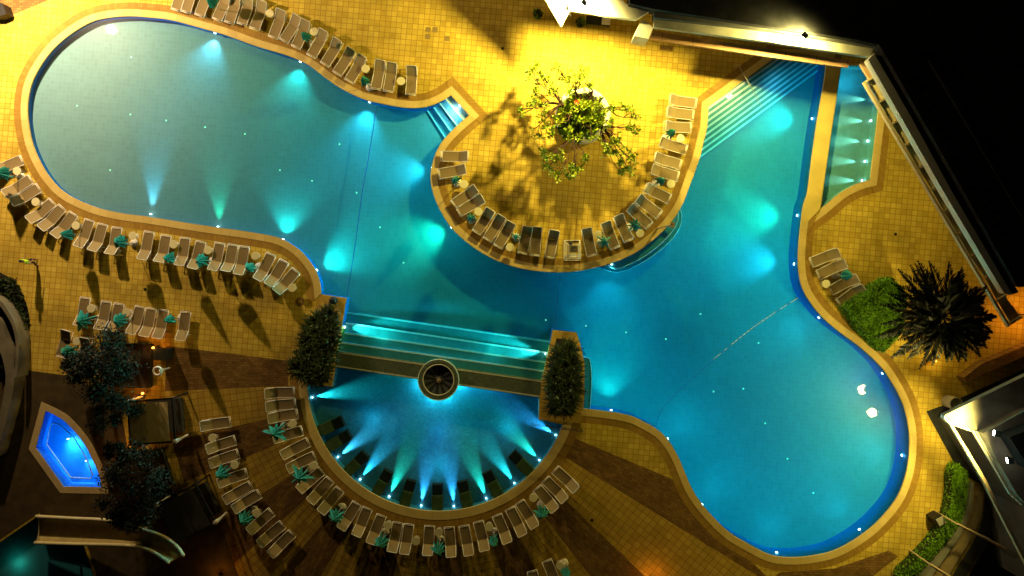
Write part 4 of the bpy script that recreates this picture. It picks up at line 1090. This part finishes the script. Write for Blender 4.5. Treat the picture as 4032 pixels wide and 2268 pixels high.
# lifeguard chair
lg = empty('lifeguard_chair', W(2256 * F, 984 * F, 0)); p = W(2256 * F, 985 * F, .8); lg.location = (p.x, p.y, 0); tag(lg, 'white tall lifeguard chair at the lowest point of the peninsula', 'lifeguard chair')
for sx in (-1, 1):
    for sy in (-1, 1):
        MB().tube([(sx * .55, sy * .68, 0), (sx * .33, sy * .30, 1.6)], .03, 6).build('leg', 'frame', lg)
m = MB()
for z, k in ((.35, .86), (.8, .7), (1.25, .52)):
    for sx in (-1, 1): m.tube([(sx * .55 * (k + .12), -.68 * k, z), (sx * .55 * (k + .12), .68 * k, z)], .02, 6)
    m.tube([(-.55, -.68 * k, z), (.55, -.68 * k, z)], .022, 6)
m.build('ladder_rungs', 'frame', lg); m = MB()
for a, b in (((-.58, -.70), (.58, -.70)), ((.58, -.70), (.58, .70)), ((.58, .70), (-.58, .70)), ((-.58, .70), (-.58, -.70))): m.tube([(*a, .04), (*b, .04)], .03, 6)
m.build('base_frame', 'frame', lg)
MB().box((0, .05, 1.62), (.5, .46, .05)).build('seat', 'sling', lg)
MB().box((0, -.35, .7), (.46, .32, .04)).build('footboard', 'tabletop', lg)
MB().box((0, .33, 1.95), (.52, .05, .5)).build('backrest', 'frame', lg)
for s in (-1, 1): MB().box((s * .29, .05, 1.85), (.05, .5, .04)).build('armrest', 'frame', lg)
bg_ = empty('rolled_parasol', W(2240 * F, 940 * F, 1.0)); bg_.location.z = 1.72
bg_.location = lg.location + Vector((-.28, .42, 2.15)); tag(bg_, 'small black rolled parasol top hanging on the lifeguard chair', 'rolled parasol')
MB().lathe([(.001, -.5), (.05, -.4), (.11, -.1), (.12, .1), (.06, .2), (.001, .22)], n=12).build('rolled_cloth', 'black', bg_, True)

# post with ring
po = empty('life_ring_post', W(404, 925 + 12, 0)); q = W(396, 934, 1.6); po.location = (q.x, q.y, 0); tag(po, 'white post carrying a round white life ring by the dark tree', 'life ring post')
MB().tube([(0, 0, 0), (0, 0, 1.5)], .06, 8).build('post', 'frame', po)
m = MB(); R_, r_ = .27, .085; n1, n2 = 24, 8
m.add([((R_ + r_ * math.cos(b)) * math.cos(a), (R_ + r_ * math.cos(b)) * math.sin(a), 1.58 + r_ * math.sin(b)) for a in [2 * PI * i / n1 for i in range(n1)] for b in [2 * PI * j / n2 for j in range(n2)]], [(i * n2 + j, ((i + 1) % n1) * n2 + j, ((i + 1) % n1) * n2 + (j + 1) % n2, i * n2 + (j + 1) % n2) for i in range(n1) for j in range(n2)])
m.build('life_ring', 'frame', po, True)
kb = empty('towel_cabinet', W(403, 892, .9)); kb.location.z = 0; kb.rotation_euler.z = -.03; tag(kb, 'black square cabinet beside the planter of the dark tree', 'cabinet')
MB().box((0, 0, .42), (.95, .75, .84)).build('body', 'black', kb); MB().box((0, 0, .87), (1.0, .8, .05)).build('top', 'coal', kb)

# water slide
sl = empty('water_slide', W(250, 1340, 0)); sl.location.z = 0; tag(sl, 'tan curved water slide trough at the lower left ending in the pool', 'water slide')
top = smooth([(98,1295),(190,1300),(287,1306),(360,1326),(417,1346),(450,1370),(467,1393)]); bot = smooth([(95,1361),(190,1364),(290,1366),(350,1370),(383,1380),(410,1396),(430,1410)])
n = len(top); v = []; f = []; tl = []; bl = []
for i in range(n):
    z = .35 + 2.6 * (i / (n - 1)) ** 1.2; a = W(*top[i], z) - sl.location; b = W(*bot[i], z) - sl.location
    tl.append(a + Vector((0, 0, .30))); bl.append(b + Vector((0, 0, .30)))
    for k in range(7):
        u = k / 6; p = a.lerp(b, u); p.z = z + .30 * (2 * u - 1) ** 4; v.append(p)
for i in range(n - 1):
    for k in range(6): f.append((i * 7 + k, i * 7 + k + 1, (i + 1) * 7 + k + 1, (i + 1) * 7 + k))
m = MB(); m.add(v, f); o = m.build('trough', 'slide', sl, True); md = o.modifiers.new('thick', 'SOLIDIFY'); md.thickness = .06
MB().tube(tl, .12, 8).build('side_rail', 'slidep', sl, True); MB().tube(bl, .12, 8).build('side_rail', 'slidep', sl, True)
for i in (4, 14, 24): 
    p = (tl[i] + bl[i]) / 2; MB().tube([(p.x, p.y, -.4), (p.x, p.y, p.z - .3)], .08, 8).build('support', 'frame', sl)

# gardener's lamp posts giving amber pools of light
def garden_lamp(px, py, power, label, h=.6, col=(1, .38, .05)):
    t = empty('garden_lamp', W(px, py, 0)); tag(t, label, 'garden lamp', 'small amber garden lamps')
    MB().tube([(0, 0, 0), (0, 0, h)], .035, 8).build('post', 'black', t)
    MB().lathe([(.06, h), (.08, h + .05), (.07, h + .14), (.001, h + .15)], n=12).build('lamp_glass', 'amber', t, True)
    light('POINT', W(px, py, 0) + Vector((0, 0, h + .35)), power, col, 'garden_lamp_glow', .08)
garden_lamp(398, 872, 26, 'amber garden lamp at the corner of the black-leaved tree planter')
garden_lamp(326, 1140, 30, 'amber garden lamp beside the planter between the cabanas')
garden_lamp(372, 985, 16, 'amber garden lamp above the upper cabana')
garden_lamp(557, 1443, 22, 'amber garden lamp at the bottom edge near the lower cabana')
garden_lamp(2553, 790, 150, 'amber lamp at the end of the diagonal canopy', h=1.2)
garden_lamp(1640, 1452, 40, 'amber garden lamp at the bottom edge right of the semicircular pool')
garden_lamp(2340, 905, 40, 'amber lamp under the palm', h=.5, col=(1, .7, .12))

# pots and bench under the roof edge
def pot(px, py, label):
    t = empty('potted_plant', W(px, py, .5)); t.location.z = 0; tag(t, label, 'potted plant', 'potted plants under the roof edge')
    MB().lathe([(.22, 0), (.32, .5), (.34, .52), (.30, .52), (.28, .45), (.001, .45)], n=24).build('pot', 'coal', t, True)
    m = MB(); rn = random.Random(int(px))
    for k in range(60): v = rv(rn); v.z = abs(v.z) + .2; leaf(m, Vector((0, 0, .45)), v, rn.uniform(.3, .65), .05, rv(rn), k % 2)
    m.build('foliage', ['darkleaf', 'leaf'], t)
pot(1353, 35, 'dark potted plant in shade left of the triangular panel'); pot(1460, 56, 'potted plant with spreading leaves under the roof edge floodlight')
bc = empty('bench', W(1505, 52, .4), -.09); bc.location.z = 0; tag(bc, 'black bench with a white cushion under the roof edge', 'bench')
MB().box((0, 0, .36), (1.7, .6, .08)).build('seat', 'black', bc)
for x in (-.75, .75): MB().box((x, 0, .16), (.08, .55, .32)).build('leg', 'black', bc)
MB().box((.55, -.02, .45), (.6, .45, .10)).build('cushion', 'frame', bc)
mt = MB().box((0, 0, .01), (.95, .35, .02)).build('door_mat', 'brick'); mt.location = W(1676, 121, 0); mt.rotation_euler.z = -.12; tag(mt, 'small brown mat on the shaded deck below the lower canopy', 'mat')
for px, py, lab in ((1489,1308,'small dark drain cover on the radial tiles below the right planter'), (2253,589,'small dark drain cover on the deck below the diagonal canopy'), (1264,122,'small dark drain cover in the wedge of shade'), (365,728,'small dark drain cover below the long lower left row')):
    o = MB().lathe([(.001, .012), (.10, .012), (.11, .004), (.11, 0)], n=16).build('drain_cover', 'coal'); o.location = W(px, py, 0) + Vector((0, 0, .003)); tag(o, lab, 'drain cover', 'drain covers')
dc = MB().lathe([(.12, .02), (.14, .012), (.30, .012), (.31, .004), (.31, 0)], n=24).build('manhole_ring', 'brick'); dc.location = W(755, 758, 0) + Vector((0, 0, .003)); tag(dc, 'dark round manhole ring near the left planter corner', 'manhole')

# ------------------------------------------------------------------ person
def person(px, py):
    q = W(px, py, 1.2); t = empty('person', (q.x, q.y, 0), math.radians(-20)); tag(t, 'person in a lime yellow shirt walking at the left edge', 'person')
    def skin(name, joints, edges, root, mk, sub=2):
        me = D.meshes.new(name); me.from_pydata([j[:3] for j in joints], edges, []); me.materials.append(M[mk])
        o = D.objects.new(name, me); COL.objects.link(o); o.parent = t
        o.modifiers.new('skin', 'SKIN'); s = o.modifiers.new('sub', 'SUBSURF'); s.levels = sub; s.render_levels = sub
        sv = me.skin_vertices[0].data
        for i, j in enumerate(joints): sv[i].radius = (j[3], j[4] if len(j) > 4 else j[3])
        sv[root].use_root = True
        return o
    J = [(0, 0, .95, .13, .10), (0, 0, 1.15, .12, .09), (0, .02, 1.38, .15, .10), (0, .02, 1.50, .055), (0, .03, 1.62, .085, .10), (0, .035, 1.70, .07, .08),
         (-.18, .01, 1.42, .055), (-.27, .05, 1.16, .04), (-.24, .28, 1.06, .028), (-.235, .36, 1.04, .028, .018),
         (.18, .01, 1.42, .055), (.26, -.05, 1.15, .04), (.27, .14, .98, .028), (.27, .22, .96, .028, .018),
         (-.09, 0, .88, .085), (-.10, .16, .50, .058), (-.10, .10, .09, .04), (-.10, .24, .04, .035),
         (.09, 0, .88, .085), (.10, -.02, .49, .058), (.10, -.26, .12, .04), (.10, -.14, .04, .035)]
    E = [(0, 1), (1, 2), (2, 3), (3, 4), (4, 5), (2, 6), (6, 7), (7, 8), (8, 9), (2, 10), (10, 11), (11, 12), (12, 13), (0, 14), (14, 15), (15, 16), (16, 17), (0, 18), (18, 19), (19, 20), (20, 21)]
    for hb, (hx, hy, hz), s in ((9, (-.235, .36, 1.04), 1), (13, (.27, .22, .96), -1)):
        for k in range(4):
            dx = (-.024 + .016 * k) * 1.0; a = len(J); L = (.06, .075, .07, .055)[k]
            J.append((hx + dx, hy + .045, hz, .009)); J.append((hx + dx * 1.2, hy + .045 + L * .55, hz - .012, .008)); J.append((hx + dx * 1.2, hy + .045 + L * .85, hz - .04, .007))
            E += [(hb, a), (a, a + 1), (a + 1, a + 2)]
        a = len(J); J.append((hx + s * .04, hy + .0, hz - .005, .010)); J.append((hx + s * .055, hy + .035, hz - .02, .008)); E += [(hb, a), (a, a + 1)]
    skin('body', J, E, 0, 'skin')
    skin('shirt', [(0, 0, .92, .19, .15), (0, 0, 1.15, .19, .15), (0, .02, 1.37, .23, .16), (0, .02, 1.46, .10), (-.18, .01, 1.42, .10), (-.245, .035, 1.22, .075), (.18, .01, 1.42, .10), (.24, -.03, 1.22, .075)], [(0, 1), (1, 2), (2, 3), (2, 4), (4, 5), (2, 6), (6, 7)], 0, 'lime')
    skin('trousers', [(0, 0, .96, .15, .12), (-.09, 0, .86, .10), (-.10, .16, .50, .075), (-.10, .105, .13, .06), (.09, 0, .86, .10), (.10, -.02, .49, .075), (.10, -.25, .15, .06)], [(0, 1), (1, 2), (2, 3), (0, 4), (4, 5), (5, 6)], 0, 'dark')
    MB().lathe([(.001, .12), (.06, .105), (.095, .05), (.10, 0), (.09, -.06)], (0, .02, 1.68), 16).build('hair', 'hair', t, True)
    for s in (-1, 1): MB().lathe([(.001, .035), (.012, .02), (.012, -.02), (.001, -.035)], (s * .088, .03, 1.64), 8).build('ear', 'skin', t, True)
    MB().lathe([(.001, .03), (.014, .0), (.018, -.03), (.001, -.035)], (0, .135, 1.63), 8).build('nose', 'skin', t, True)
    for s in (-1, 1): MB().lathe([(.001, .01), (.01, 0), (.001, -.01)], (s * .035, .118, 1.655), 8).build('eye', 'hair', t, True)
    MB().box((0, .122, 1.585), (.05, .01, .012)).build('mouth', 'brick', t)
person(64, 658)

st(MB().prism(w2([(-60,-60),(125,-60),(118,2),(-2,52),(-60,66)]), -.05, .003).build('brown_corner_paving', 'brick'))
kb2 = MB().prism(w2([(-40,-5),(6,8),(16,34),(-4,42),(-40,40)], .8), 0, .8).build('dark_box', 'black'); tag(kb2, 'dark box cut by the upper left corner of the picture', 'box')
